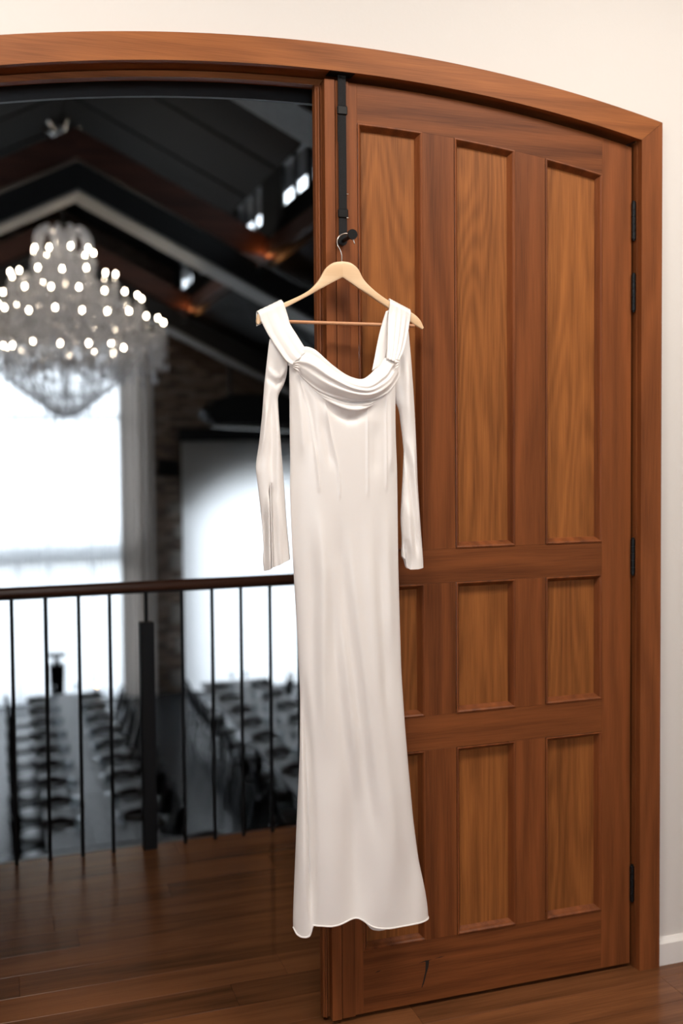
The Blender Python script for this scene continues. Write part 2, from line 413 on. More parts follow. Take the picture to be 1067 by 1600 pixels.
# ------------------------------------------------------------------ doorway casing (trim) and lining
tr = thing('trim_1', (CX, 2.66, 0), 'arched cedar casing around the doorway', kind='structure')
CI, CO, RI, RO = 2.578, 2.647, 4.57, 4.68
xi, xo = CX+.966, CX+1.036
n = 40
lo = [(CX-.966+1.932*i/n, arc(CI, RI, CX-.966+1.932*i/n)) for i in range(n+1)]
hi = [(CX-1.036+2.072*i/n, arc(CO, RO, CX-1.036+2.072*i/n)) for i in range(n+1)]
MB().strip(lo, hi, 2.648, YW).build('casing_head', W_CASE_H, tr)
for s in (1, -1):
    a, b = (CX+s*.966, arc(CI, RI, CX+s*.966)), (CX+s*1.036, arc(CO, RO, CX+s*1.036))
    MB().prism([(a[0], 0), (b[0], 0), (b[0], b[1]-.0008), (a[0], a[1]-.0008)], 2.648, YW).build('casing_leg', W_CASE_V, tr)
# lining: soffit and side linings, with a small stop
lo = arcpts(CI+.004, RI, CX-.962, CX+.962, 40)
MB().strip(lo, [(x, z+.02) for x, z in lo], 2.6685, 2.82).build('lining_head', W_CASE_H, tr)
lo = arcpts(2.562, RI, CX-.955, CX+.955, 40)
MB().strip(lo, [(x, z+.016) for x, z in lo], 2.725, 2.752).build('stop_head', W_CASE_H, tr)
for s in (1, -1):
    z1 = arc(CI, RI, CX+.962)
    MB().box(*sorted((CX+s*.962, CX+s*.98)), 2.6685, 2.82, 0, z1).build('lining_side', W_CASE_V, tr)
    MB().box(*sorted((CX+s*.948, CX+s*.9615)), 2.725, 2.752, 0, z1-.02).build('stop_side', W_CASE_V, tr)
# black hall-side header above the opening
hb = thing('trim_2', (CX, 2.9, 0), 'black stained header behind the arched casing', kind='structure')
lo = arcpts(2.545, 4.6, CX-1.05, CX+1.05, 40)
MB().strip(lo, [(x, 2.9) for x, z in lo], 2.826, 2.842).build('header_beam', BLACKPAINT, hb)
for s in (1, -1):
    MB().box(*sorted((CX+s*1.0, CX+s*1.1)), 2.826, 2.98, 0, 2.9).build('header_post', BLACKPAINT, hb)

# ------------------------------------------------------------------ door leaf
YD = 2.682; TH = .042
door = thing('door_1', (1.8, YD, 0), 'closed arched cedar door leaf with nine recessed panels and black hinges', kind='structure')
DZ0, DR = 2.563, 4.52
dtop = lambda x: arc(DZ0, DR, x)
cols = [(.942, 1.130), (1.227, 1.4135), (1.512, 1.699)]
ptop = lambda x: arc(2.458, 4.45, x)
G = .0004
def vstrip(x0, x1, name, mat, y0=YD, y1=YD+TH, z0=.012, top=dtop):
    MB().strip([(x0+(x1-x0)*i/4, z0) for i in range(5)], [(x0+(x1-x0)*i/4, top(x0+(x1-x0)*i/4)) for i in range(5)], y0, y1).build(name, mat, door)
vstrip(.848, .942-G, 'stile', W_STILE); vstrip(1.699+G, 1.7985, 'stile', W_STILE)
for z0, z1 in ((.012, .190), (.732, .830), (1.203, 1.299)):
    MB().box(.942, 1.699, YD, YD+TH, z0+G, z1-G).build('rail', W_RAIL, door)
xs = [.942+(1.699-.942)*i/24 for i in range(25)]
MB().strip([(x, ptop(x)) for x in xs], [(x, dtop(x)) for x in xs], YD, YD+TH).build('rail', W_RAIL, door)
for x0, x1 in ((1.130, 1.227), (1.4135, 1.512)):
    for z0, z1 in ((.190, .732), (.830, 1.203)): MB().box(x0+G, x1-G, YD, YD+TH, z0, z1).build('mullion', W_STILE, door)
    vstrip(x0+G, x1-G, 'mullion', W_STILE, z0=1.299, top=lambda x: ptop(x)-G)
# meeting strips on the closing stile, and the rebate behind it
vstrip(.848, .8755, 'meeting_strip', W_STILE, YD-.009, YD-.0003)
vstrip(.8785, .9155, 'meeting_strip', W_STILE, YD-.006, YD-.0003)
vstrip(.829, .8478, 'rebate', W_STILE, YD+.018, YD+TH, top=lambda x: dtop(x)-.008)
MB().tube([(.8385, YD+.0165, .012), (.8385, YD+.0165, 2.548)], .004, 6).build('rebate_bead', W_STILE, door)
def panel(x0, x1, z0, topf):
    pp = MB(); D = .017
    e = .015
    xs = [x0+e+(x1-x0-2*e)*i/8 for i in range(9)]
    pp.strip([(x, z0+e) for x in xs], [(x, topf(x)-e) for x in xs], YD+D, YD+TH-.01)
    p = pp.build('panel', W_PANEL, door)
    prof = [(0, -.0022), (.0035, -.0032), (.0065, -.001), (.008, .004), (.0125, .010), (.0165, D+.001)]
    def loop(d):
        return (x0+d, x1-d, z0+d)
    # left, right, bottom, top mouldings, mitred
    def piece(fn):
        P = []
        for d, y in prof: P.append(fn(d, YD+y))
        g = MB(); g.grid(P); g.build('moulding', W_MOULD, p, smooth=True)
    piece(lambda d, y: [(x0+d, y, z0+d), (x0+d, y, topf(x0+d)-d)])
    piece(lambda d, y: [(x1-d, y, z0+d), (x1-d, y, topf(x1-d)-d)])
    piece(lambda d, y: [(x0+d, y, z0+d), (x1-d, y, z0+d)])
    piece(lambda d, y: [(x0+d+(x1-x0-2*d)*i/8, y, topf(x0+d+(x1-x0-2*d)*i/8)-d) for i in range(9)])
for x0, x1 in cols:
    panel(x0, x1, .190, lambda x: .732); panel(x0, x1, .830, lambda x: 1.203); panel(x0, x1, 1.299, ptop)
for z0, z1 in ((2.192, 2.30), (1.982, 2.089), (1.199, 1.304), (.206, .313)):
    h = MB(); zz = (z1-z0)
    for k in range(5):
        a = z0+zz*(k+.03)/5; b = z0+zz*(k+.97)/5
        h.tube([(1.8025, YD-.006, a), (1.8025, YD-.006, b)], .0072, 12)
    h.tube([(1.8025, YD-.006, z0-.004), (1.8025, YD-.006, z1+.004)], .0045, 10)
    h.build('hinge', BLACK, door, smooth=True)
# natural splits in the bottom rail
m = MB(); YS = YD-.0004
m.add([(1.128, YS, .128), (1.139, YS, .130), (1.137, YS, .112), (1.131, YS, .094), (1.123, YS, .066), (1.117, YS, .055), (1.115, YS, .055), (1.121, YS, .075), (1.127, YS, .1), (1.128, YS, .118)], [tuple(range(9, -1, -1))])
m.add([(1.105, YS, .1265), (1.128, YS, .131), (1.150, YS, .131), (1.128, YS, .128)], [(3, 2, 1, 0)])
m.build('grain_split', DARKSPLIT, door)
m = MB(); m.add([(.975, YS, .1215), (.984, YS, .1255), (.996, YS, .126), (.984, YS, .1225)], [(3, 2, 1, 0)]); m.add([(1.155, YS, .132), (1.175, YS, .1345), (1.188, YS, .134), (1.172, YS, .132)], [(3, 2, 1, 0)])
m.build('grain_split', DARKSPLIT, door)

# ------------------------------------------------------------------ balcony railing
YR = 4.115
rail = thing('balcony_railing', (.55, YR, 0), 'black metal balcony railing with round dark timber handrail', 'railing')
m = MB(); m.tube([(-2.4, YR, 1.042), (3.0, YR, 1.042)], .0215, 14); m.build('handrail', W_HANDRAIL, rail, smooth=True)
MB().box(-2.4, 3.0, YR-.012, YR+.012, 1.0165, 1.0225).build('top_plate', BLACK, rail)
bal = MB().tube([(0, 0, .0), (0, 0, 1.018)], .0074, 10).mesh('baluster', BLACK, True)
bx = [.047, .170, .293, .410, .692, .813, .931, 1.052, 1.173, 1.294, 1.415, 1.536, -.094, -.216, -.338, -.46]
for x in bx: put('baluster', bal, (x-.55, 0, 0), rail)
for px in (.551, 1.70):
    po = MB().bbox(px-.027, px+.027, YR-.027, YR+.027, .0, .902, .003).build('post', BLACK, rail)
    MB().tube([(px, YR, .9), (px, YR, 1.02)], .0074, 10).build('post_pin', BLACK, po, smooth=True)

# ------------------------------------------------------------------ door hook strap, hanger
YH = 2.622
st = thing('strap_hook', (.894, 2.66, 2.14), 'black adjustable webbing strap hook hung over the door top', 'strap')
MB().bbox(.884, .9065, YD-.0135, YD-.0105, 2.145, 2.575, .0006).build('strap', WEB, st)
MB().bbox(.856, .927, 2.652, 2.690, 2.5755, 2.5785, .001).build('top_clip', BLACK, st)
for z in (2.482, 2.210):
    MB().bbox(.8815, .9095, YD-.0175, YD-.0085, z-.011, z+.013, .0025).build('slider_buckle', BLACK, st)
MB().bbox(.8825, .8855, YD-.0155, YD-.0105, 2.40, 2.47, .0008).build('strap_edge', WEB, st)
for z in (2.262, 2.199):
    MB().tube([(.9045, YD-.016, z), (.9095, YD-.016, z)], .0018, 8).build('rivet', STEEL, st, smooth=True)
hk = MB(); hk.tube([(.8915, YD-.010, 2.137), (.8915, YD-.021, 2.137)], .0125, 20); hk.build('hook_base', BLACK, st, smooth=True)
hk = MB(); hk.tube([(.893, YD-.02, 2.137), (.896, 2.63, 2.139), (.899, 2.612, 2.143)], .0052, 14); hk.tube([(.9005, 2.6115, 2.1445), (.9008, 2.606, 2.1445)], .0135, 24); hk.build('hook_knob', BLACK, st, smooth=True)

hg = thing('coat_hanger', (.876, YH, 2.05), 'pale wooden coat hanger with trouser bar hung from the black strap', 'hanger')
L_up = [(.876, 2.0755), (.852, 2.071), (.830, 2.055), (.811, 2.024), (.781, 1.994), (.717, 1.962), (.677, 1.946), (.648, 1.932), (.6425, 1.916), (.6435, 1.905)]
L_lo = [(.876, 2.033), (.855, 2.022), (.833, 2.010), (.808, 1.996), (.781, 1.981), (.725, 1.951), (.690, 1.932), (.668, 1.920), (.655, 1.909), (.648, 1.904)]
R_up = [(.876, 2.0755), (.898, 2.073), (.919, 2.058), (.935, 2.030), (.967, 2.001), (1.014, 1.972), (1.050, 1.957), (1.079, 1.943), (1.097, 1.926), (1.1055, 1.908)]
R_lo = [(.876, 2.033), (.898, 2.020), (.922, 2.005), (.945, 1.992), (.968, 1.978), (.994, 1.963), (1.035, 1.940), (1.073, 1.918), (1.092, 1.907), (1.101, 1.903)]
for up, lw in ((L_up, L_lo), (R_up, R_lo)):
    U = smooth_curve(up, 40); W = smooth_curve(lw, 40)
    P = []
    for i in range(40):
        u, l = U[i], W[i]; c = (u+l)/2; h = 8
        ring = []
        for k in range(16):
            a = 2*PI*k/16; ca, sa = math.cos(a), math.sin(a)
            q = math.copysign(abs(ca)**.45, ca); r_ = math.copysign(abs(sa)**.45, sa)
            p = c+(u-c)*q
            ring.append((p[0], YH+.0065*r_, p[1]))
        P.append(ring)
    m = MB(); m.grid(P, True); m.f.append(tuple(range(16))); m.f.append(tuple(39*16+k for k in range(16)))
    m.build('arm', W_HANGER, hg, smooth=True)
MB().tube([(.660, YH, 1.9135), (1.080, YH, 1.9125)], .0047, 12).build('trouser_bar', W_ROD, hg, smooth=True)
hp = [(.875, YH, 2.070), (.875, YH, 2.092), (.871, YH, 2.105), (.8645, YH, 2.116), (.863, YH, 2.128), (.868, YH, 2.1395), (.878, YH, 2.1465), (.889, YH, 2.1485), (.899, YH, 2.1455), (.9065, YH, 2.137), (.911, YH, 2.124)]
m = MB(); m.tube([tuple(p) for p in smooth_curve(hp, 50)], .0017, 10); m.build('hook', STEEL, hg, smooth=True)
m = MB(); m.ring((.911, YH, 2.1235), .0005, .0021, 8, 6); m.build('hook_tip', STEEL, hg, smooth=True)

# ------------------------------------------------------------------ the dress
dress = thing('wedding_dress', (.89, 2.61, .30), 'ivory satin long sleeved wedding dress with draped cowl neckline on the wooden hanger', 'dress')
YC = 2.606
def interp_z(pts):
    P = np.array(sorted([(z, x) for x, z in pts])); zz = np.linspace(P[0, 0], P[-1, 0], 240); xx = np.interp(zz, P[:, 0], P[:, 1])
    k = 9; ker = np.ones(k)/k; xp = np.r_[[xx[0]]*(k//2), xx, [xx[-1]]*(k//2)]; xx = np.convolve(xp, ker, 'valid')
    return lambda z: np.interp(z, zz, xx)
def interp_x(pts, sm=5):
    P = np.array(sorted(pts)); xx = np.linspace(P[0, 0], P[-1, 0], 300); zz = np.interp(xx, P[:, 0], P[:, 1])
    if sm > 1:
        ker = np.ones(sm)/sm; zp = np.r_[[zz[0]]*(sm//2), zz, [zz[-1]]*(sm//2)]; zz = np.convolve(zp, ker, 'valid')
    return lambda x: np.interp(x, xx, zz)
FOLD_GAIN = 1.6
class Fold:
    """a ridge (a>0, towards the viewer) or valley along a hanging line x(z)"""
    def __init__(s, pts, a, w, fade=.06):
        P = np.array(sorted([(z, x) for x, z in pts])); s.z = P[:, 0]; s.x = P[:, 1]; s.a = a; s.w = w; s.fade = fade
    def __call__(s, x, z):
        xf = np.interp(z, s.z, s.x); e = np.clip((z-s.z[0])/s.fade, 0, 1)*np.clip((s.z[-1]-z)/s.fade, 0, 1)
        e = e*e*(3-2*e)
        return FOLD_GAIN*s.a*e*np.exp(-((x-xf)/s.w)**2)
class Swag:
    """a draped fold z(x)"""
    def __init__(s, pts, a, w):
        P = np.array(sorted(pts)); s.x = P[:, 0]; s.zc = P[:, 1]; s.a = a; s.w = w
    def __call__(s, x, z):
        zc = np.interp(x, s.x, s.zc); t = np.clip((x-s.x[0])/(s.x[-1]-s.x[0]), 0, 1)
        return s.a*np.sin(PI*t)**.7*np.exp(-((z-zc)/s.w)**2)*((x > s.x[0]) & (x < s.x[-1]))
def tube_cloth(Lf, Rf, ztop, zbot, Df, folds, name, NU=120, NV=200, zbot_back=None, flat=2.6, back=.6, parent=dress, yoff=0, zL=None):
    """closed hanging tube of fabric between two outlines; front carries the folds"""
    nb = NU//2
    i = np.arange(NU+nb); front = i <= NU
    sx = np.sin(np.where(front, -1+2*i/NU, 1-2*(i-NU)/nb)*PI/2)[None, :]
    v = (np.arange(NV+1)/NV)[:, None]
    fr = front[None, :]; t = (sx+1)/2
    z = ztop(Lf(1.5)*(1-t)+Rf(1.5)*t)*(1-v)+zbot(Lf(1.5)*(1-t)+Rf(1.5)*t)*v
    for _ in range(4):                       # x depends on z (outline), z on x (top edge and hem)
        x = Lf(z)*(1-t)+Rf(z)*t
        zb = zbot(x) if zbot_back is None else np.where(fr, zbot(x), zbot_back(x))
        z = ztop(x)*(1-v)+zb*v
    q = np.sqrt(np.maximum(0, 1-np.abs(sx)**flat))+0*x
    D = Df(z); y = -D*q
    for f_ in folds: y = y-f_(x, z)*np.minimum(1, q*1.6)
    y = np.where(fr, y, D*back*q)+YC+yoff
    rows = [list(zip(x[j].tolist(), y[j].tolist(), z[j].tolist())) for j in range(NV+1)]
    m = MB(); m.grid(rows, True)
    return m.build(name, SATIN, parent, smooth='all'), rows
bodyL = [(.725, 1.83), (.7245, 1.719), (.724, 1.62), (.725, 1.553), (.723, 1.471), (.727, 1.337), (.731, 1.254), (.737, 1.136), (.742, 1.018), (.745, .933), (.742, .781), (.735, .663), (.728, .527), (.722, .409), (.719, .34), (.720, .30)]
bodyR = [(1.017, 1.83), (1.016, 1.669), (1.017, 1.601), (1.02, 1.532), (1.021, 1.412), (1.022, 1.274), (1.025, 1.135), (1.029, .979), (1.038, .838), (1.048, .714), (1.061, .572), (1.075, .463), (1.095, .372), (1.104, .308), (1.1035, .29)]
bz_top = interp_x([(.70, 1.800), (.735, 1.800), (.755, 1.785), (.79, 1.757), (.833, 1.738), (.886, 1.728), (.931, 1.733), (.976, 1.752), (1.003, 1.778), (1.02, 1.790), (1.05, 1.79)])
hem = [(.70, .335), (.7195, .330), (.7215, .318), (.727, .310), (.735, .3065), (.745, .306), (.753, .308), (.758, .313), (.7605, .322), (.7635, .337), (.785, .3365), (.811, .3335), (.83, .3345), (.848, .338), (.864, .3415), (.878, .3425), (.890, .340), (.903, .332), (.914, .322), (.925, .315), (.94, .310), (.97, .305), (1.012, .302), (1.068, .297), (1.103, .295), (1.12, .295)]
bz_bot = interp_x(hem, 5)
bz_back = interp_x([(.70, .335), (.76, .345), (.88, .352), (.915, .330), (.932, .290), (.950, .268), (.970, .262), (.990, .262), (1.005, .268), (1.016, .285), (1.03, .305), (1.12, .305)], 9)
bf = [
  # side fold at the left, down to the hem
  Fold([(.748, 1.02), (.757, .80), (.763, .60), (.764, .45), (.7635, .28)], -.014, .010, .2), Fold([(.735, 1.0), (.738, .7), (.738, .28)], .008, .016, .25),
  # long soft folds running from the darts
  Fold([(.795, 1.46), (.800, 1.25), (.792, 1.0), (.80, .75)], .007, .018, .2),
  Fold([(.775, 1.40), (.777, 1.1), (.785, .8)], -.005, .014, .2),
  Fold([(.846, 1.44), (.852, 1.32), (.872, 1.12), (.90, .88), (.945, .50)], -.009, .016, .28),
  Fold([(.866, 1.42), (.886, 1.15), (.915, .9), (.96, .52)], .007, .020, .28),
  Fold([(.823, 1.28), (.835, 1.05), (.855, .85), (.880, .60)], -.007, .015, .22), Fold([(.842, 1.2), (.86, .98), (.892, .66)], .005, .016, .22),
  Fold([(.924, 1.44), (.935, 1.2), (.945, .95), (.985, .60), (1.0, .35)], .006, .022, .25), Fold([(.95, 1.40), (.965, 1.1), (.985, .8)], -.004, .016, .2),
  Fold([(.98, 1.45), (.985, 1.2), (.99, 1.0)], .004, .014, .15),
  # hem flutes
  Fold([(.885, .85), (.885, .45), (.882, .20)], -.024, .032, .45), Fold([(.945, .80), (.965, .45), (.97, .20)], .016, .034, .45), Fold([(.81, .8), (.81, .20)], .010, .034, .45), Fold([(1.04, .55), (1.045, .28)], -.010, .022, .22),
  # bodice
  Swag([(.765, 1.742), (.807, 1.702), (.841, 1.674), (.868, 1.660), (.894, 1.662), (.93, 1.686), (.97, 1.72)], -.007, .012),
  Swag([(.775, 1.742), (.807, 1.716), (.845, 1.692), (.880, 1.684), (.93, 1.698), (.98, 1.728)], .010, .013),
  Swag([(.75, 1.755), (.80, 1.722), (.85, 1.703), (.89, 1.70), (.94, 1.707), (.99, 1.735)], -.004, .006),
  Fold([(.755, 1.75), (.772, 1.66), (.78, 1.56)], -.003, .010, .05), Fold([(.80, 1.68), (.812, 1.6), (.825, 1.52)], -.003, .010, .05), Fold([(.95, 1.66), (.945, 1.5)], -.003, .016, .05), Fold([(.99, 1.74), (.995, 1.6), (.99, 1.5)], .004, .010, .06), Fold([(.735, 1.78), (.745, 1.68), (.752, 1.55)], .003, .008, .06),
]
SEAMS = [[(.742, 1.775), (.752, 1.735), (.768, 1.669), (.783, 1.566), (.790, 1.50), (.792, 1.466)], [(.806, 1.715), (.814, 1.67), (.823, 1.619), (.840, 1.543), (.8445, 1.49), (.845, 1.447)], [(.922, 1.694), (.922, 1.62), (.922, 1.551), (.9235, 1.449)], [(.980, 1.737), (.977, 1.68), (.977, 1.618), (.978, 1.463)]]
bf += [Fold(q, .0016, .0042, .02) for q in SEAMS]
def bodyD(z): return np.interp(z, [.28, .6, .9, 1.3, 1.6, 1.8], [.050, .040, .038, .036, .044, .046])
body, rows = tube_cloth(interp_z(bodyL), interp_z(bodyR), bz_top, bz_bot, bodyD, bf, 'gown', 260, 260, bz_back)
# rolled hem
hp = rows[-1][:261]
m = MB(); m.tube([(x, y-.0004, z) for x, y, z in hp[1:-1:2]], .0022, 6); m.build('rolled_hem', SATIN, body, smooth=True)
# dart seams: fine raised lines on the bodice
bl, br = interp_z(bodyL), interp_z(bodyR)
def front_y(x, z):
    a, b = float(bl(z)), float(br(z)); sx = 2*(x-a)/(b-a)-1; q = max(0, 1-abs(sx)**2.6)**.5
    y = -float(bodyD(z))*q
    for f_ in bf: y -= float(f_(x, z))*min(1, q*1.6)
    return YC+y
for s in SEAMS:
    c = smooth_curve(s, 40)
    m = MB(); m.tube([(x, front_y(x, z)+.0009, z) for x, z in c], [.0016*min(1, .25+(39-i)/9) for i in range(40)], 6); m.build('dart_seam', SATIN, body, smooth=True)

# cowl neckline
NA, NB = 90, 44
A = smooth_curve([(.722, 1.806), (.738, 1.836), (.758, 1.8455), (.782, 1.838), (.808, 1.815), (.829, 1.797), (.86, 1.776), (.886, 1.766), (.908, 1.764), (.928, 1.775), (.944, 1.789), (.960, 1.800), (.980, 1.822), (1.000, 1.822), (1.012, 1.808)], NA)
B = smooth_curve([(.722, 1.800), (.735, 1.787), (.755, 1.762), (.79, 1.733), (.833, 1.716), (.886, 1.707), (.931, 1.7095), (.976, 1.727), (1.003, 1.752), (1.0195, 1.778), (1.013, 1.802)], NA)
rows_c = []
for j in range(NB+9):
    wv = min(j/NB, 1); row = []
    for i in range(NA):
        s = i/(NA-1); p = A[i]*(1-wv)+B[i]*wv
        bulge = math.sin(PI*s)**.5
        y = -.040*bulge - (.014+.020*math.sin(PI*min(wv*1.06, 1)**1.35))*bulge
        # pleats sweeping out of the gathers
        ph = 2*PI*(2.6*wv+.35*s)
        am = .0038*bulge*(.35+.65*abs(math.cos(PI*s)))*math.sin(PI*min(1, wv*1.02))**.5
        y -= am*math.sin(ph)+.0022*bulge*math.sin(2*PI*(4.6*wv-.8*s)+1)*math.sin(PI*wv)
        z = p[1]
        if j > NB:                                   # turn under
            t = (j-NB)/8; a = t*PI*.75
            y = y*(1-.35*t)+.004*t; z = p[1]-.006*math.sin(a)*bulge+.018*t*t*bulge
        elif j < 3:                                  # rolled top edge
            y += (3-j)*.0012
        row.append((float(p[0]), YC+y, float(z)))
    rows_c.append(row)
m = MB(); m.grid(rows_c); cowl = m.build('cowl_neckline', SATIN, dress, smooth='all')
# two smaller swagged tucks just below the cowl
for pts, r0 in (([(.752, 1.762), (.80, 1.722), (.85, 1.702), (.89, 1.6965), (.935, 1.702), (.985, 1.735)], .0055), ([(.772, 1.742), (.81, 1.711), (.855, 1.690), (.89, 1.685), (.93, 1.695), (.965, 1.718)], .005)):
    c = smooth_curve(pts, 40)
    m = MB(); m.tube([(x, front_y(x, z)+.002, z) for x, z in c], [r0*max(.12, math.sin(PI*i/39)) for i in range(40)], 8); m.build('tuck', SATIN, cowl, smooth='all')

def ribbon(outer, inner, name, pleats, ph0, back_len=.03, y_end=-.040, parent=dress, amp=.0026, NS=26, NT=44):
    """strap over the hanger: from behind the hanger arm, over its top, down the front to the gather"""
    O = smooth_curve(outer, NT); I = smooth_curve(inner, NT); R = []
    for t in range(-10, NT):
        row = []
        for k in range(NS+1):
            s = k/NS
            if t < 0:
                p0 = O[0]*(1-s)+I[0]*s; u = (t+10)/10
                ang = PI*(1-u); 
                if u < .5: y = YH+.0095; z = p0[1]-back_len*(1-u/.5)
                else:
                    a = (u-.5)/.5*PI/2; y = YH+.0095*math.cos(a); z = p0[1]+.008*math.sin(a)
                x = p0[0]
            else:
                u = t/(NT-1); p = O[t]*(1-s)+I[t]*s; x = p[0]; z = p[1]+.008*max(0, 1-u*9)
                y = YH-.0095*min(1, u*26) + (YC+y_end-(YH-.0095))*(u**1.3)
                env = math.sin(PI*min(1, .12+s*.76))
                y -= amp*math.sin(2*PI*pleats*s+ph0+u*1.2)*min(1, u*5)*(.5+.8*u)
                y += .006*(abs(2*s-1)**2.2)*min(1, u*5)
                x += .0007*math.sin(2*PI*pleats*s*2+u*3)
            row.append((float(x), float(y), float(z)))
        R.append(row)
    m = MB(); m.grid(R); o = m.build(name, SATIN, parent, smooth='all')
    md = o.modifiers.new('thick', 'SOLIDIFY'); md.thickness = .0012; md.offset = 0
    return o
ribbon([(.645, 1.930), (.650, 1.918), (.659, 1.898), (.671, 1.872), (.691, 1.836), (.709, 1.808), (.722, 1.798)], [(.709, 1.9615), (.717, 1.948), (.7235, 1.925), (.727, 1.906), (.743, 1.875), (.756, 1.849), (.764, 1.836)], 'shoulder_strap', 2.6, .4, amp=.0016)
ribbon([(1.068, 1.9475), (1.063, 1.925), (1.056, 1.900), (1.044, 1.865), (1.031, 1.838), (1.018, 1.818), (1.010, 1.806)], [(1.008, 1.975), (1.004, 1.955), (.9995, 1.93), (.993, 1.890), (.986, 1.845), (.983, 1.832), (.980, 1.818)], 'shoulder_strap', 4.2, 1.0, amp=.0024)
# inner back edge of the right shoulder, running down into the neckline
O = smooth_curve([(1.010, 1.955), (1.006, 1.92), (1.000, 1.88), (.992, 1.84), (.975, 1.80)], 30); I = smooth_curve([(.997, 1.948), (.979, 1.898), (.966, 1.858), (.955, 1.822), (.944, 1.787)], 30)
m = MB(); m.grid([[(float(a[0]*(1-k/6)+b[0]*k/6), YH-.004-.03*(i/29)**1.5+.002*math.sin(k+i*.2), float(a[1]*(1-k/6)+b[1]*k/6)) for k in range(7)] for i, (a, b) in enumerate(zip(O, I))])
o = m.build('back_neck_edge', SATIN, dress, smooth='all'); md = o.modifiers.new('thick', 'SOLIDIFY'); md.thickness = .0015
# gathers where strap, cowl and sleeve meet
for gx, gz, sg in ((.727, 1.797, 1), (1.009, 1.808, -1)):
    g = MB()
    for k in range(4):
        a = -.45+k*.3
        p0 = (gx-sg*.004, YC-.041-.004*math.cos(a*2), gz+.012*a); p1 = (gx+sg*.012, YC-.049-.002*math.cos(a*3), gz-.004+.030*a)
        g.tube([p0, tuple((p0[q]+p1[q])/2-(.002 if q == 1 else 0) for q in range(3)), p1], [.0008, .0022, .0006], 8)
    g.build('gather', SATIN, cowl, smooth='all')

# sleeves
slL_l = [(.690, 1.90), (.676, 1.869), (.669, 1.816), (.661, 1.751), (.654, 1.669), (.646, 1.604), (.639, 1.563), (.635, 1.537), (.640, 1.497), (.646, 1.439), (.652, 1.373), (.654, 1.324), (.651, 1.299), (.655, 1.265)]
slL_r = [(.715, 1.90), (.722, 1.85), (.724, 1.80), (.721, 1.776), (.714, 1.751), (.696, 1.722), (.698, 1.669), (.704, 1.587), (.711, 1.487), (.717, 1.388), (.723, 1.321), (.7255, 1.29), (.7255, 1.26)]
slL_bot = interp_x([(.63, 1.262), (.655, 1.269), (.671, 1.275), (.6735, 1.269), (.676, 1.278), (.697, 1.287), (.7255, 1.297), (.75, 1.30)], 3)
tube_cloth(interp_z(slL_l), interp_z(slL_r), lambda x: 1.868-.9*np.maximum(0, x-.676), slL_bot, lambda z: np.interp(z, [1.25, 1.5, 1.75, 1.87], [.017, .015, .016, .006]),
  [Fold([(.6715, 1.50), (.672, 1.40), (.6745, 1.25)], -.012, .0035, .03), Fold([(.683, 1.48), (.688, 1.38), (.697, 1.25)], .004, .006, .05), Fold([(.665, 1.48), (.664, 1.25)], .006, .006, .05),
   Fold([(.664, 1.72), (.655, 1.64), (.645, 1.55)], .006, .008, .06), Fold([(.675, 1.75), (.678, 1.62), (.672, 1.50)], -.005, .008, .08), Fold([(.69, 1.72), (.69, 1.5), (.705, 1.3)], .005, .010, .1),
   Swag([(.664, 1.790), (.685, 1.772), (.70, 1.77), (.722, 1.795)], .006, .009), Swag([(.662, 1.770), (.69, 1.748), (.72, 1.775)], -.005, .008), Fold([(.652, 1.44), (.656, 1.36), (.655, 1.27)], -.005, .005, .05)],
  'sleeve', 60, 120, flat=2.2, yoff=.012)
m = MB(); c = smooth_curve([(.6705, 1.507), (.6712, 1.45), (.6725, 1.38), (.6735, 1.30), (.6742, 1.276)], 20)
m.tube([(x, YC+.012-.0135, z) for x, z in c], .0012, 6); m.build('cuff_slit_edge', SATIN, dress, smooth=True)
slR_r = [(1.052, 1.93), (1.061, 1.903), (1.068, 1.823), (1.075, 1.721), (1.08, 1.618), (1.085, 1.479), (1.092, 1.375), (1.099, 1.288), (1.1005, 1.25)]
slR_l = [(1.03, 1.93), (1.02, 1.88), (1.013, 1.82), (1.016, 1.771), (1.019, 1.712), (1.032, 1.686), (1.041, 1.618), (1.0455, 1.573), (1.040, 1.48), (1.0345, 1.394), (1.038, 1.334), (1.036, 1.294), (1.036, 1.25)]
slR_bot = interp_x([(1.02, 1.300), (1.036, 1.292), (1.046, 1.280), (1.0505, 1.262), (1.056, 1.2555), (1.08, 1.2555), (1.10, 1.258), (1.12, 1.26)], 3)
tube_cloth(interp_z(slR_l), interp_z(slR_r), lambda x: 1.915-.6*np.maximum(0, 1.055-x), slR_bot, lambda z: np.interp(z, [1.25, 1.5, 1.75, 1.9], [.017, .014, .016, .008]),
  [Fold([(1.046, 1.60), (1.058, 1.50), (1.070, 1.40), (1.078, 1.28)], -.005, .006, .05), Fold([(1.062, 1.62), (1.070, 1.50), (1.085, 1.32)], .005, .009, .08), Fold([(1.045, 1.46), (1.052, 1.38), (1.058, 1.27)], .006, .010, .06),
   Fold([(1.050, 1.86), (1.052, 1.7), (1.06, 1.6)], .005, .010, .1), Fold([(1.035, 1.85), (1.032, 1.75)], -.004, .006, .05), Fold([(1.043, 1.345), (1.050, 1.30), (1.052, 1.24)], -.008, .005, .03)],
  'sleeve', 60, 120, flat=2.2, yoff=.012)

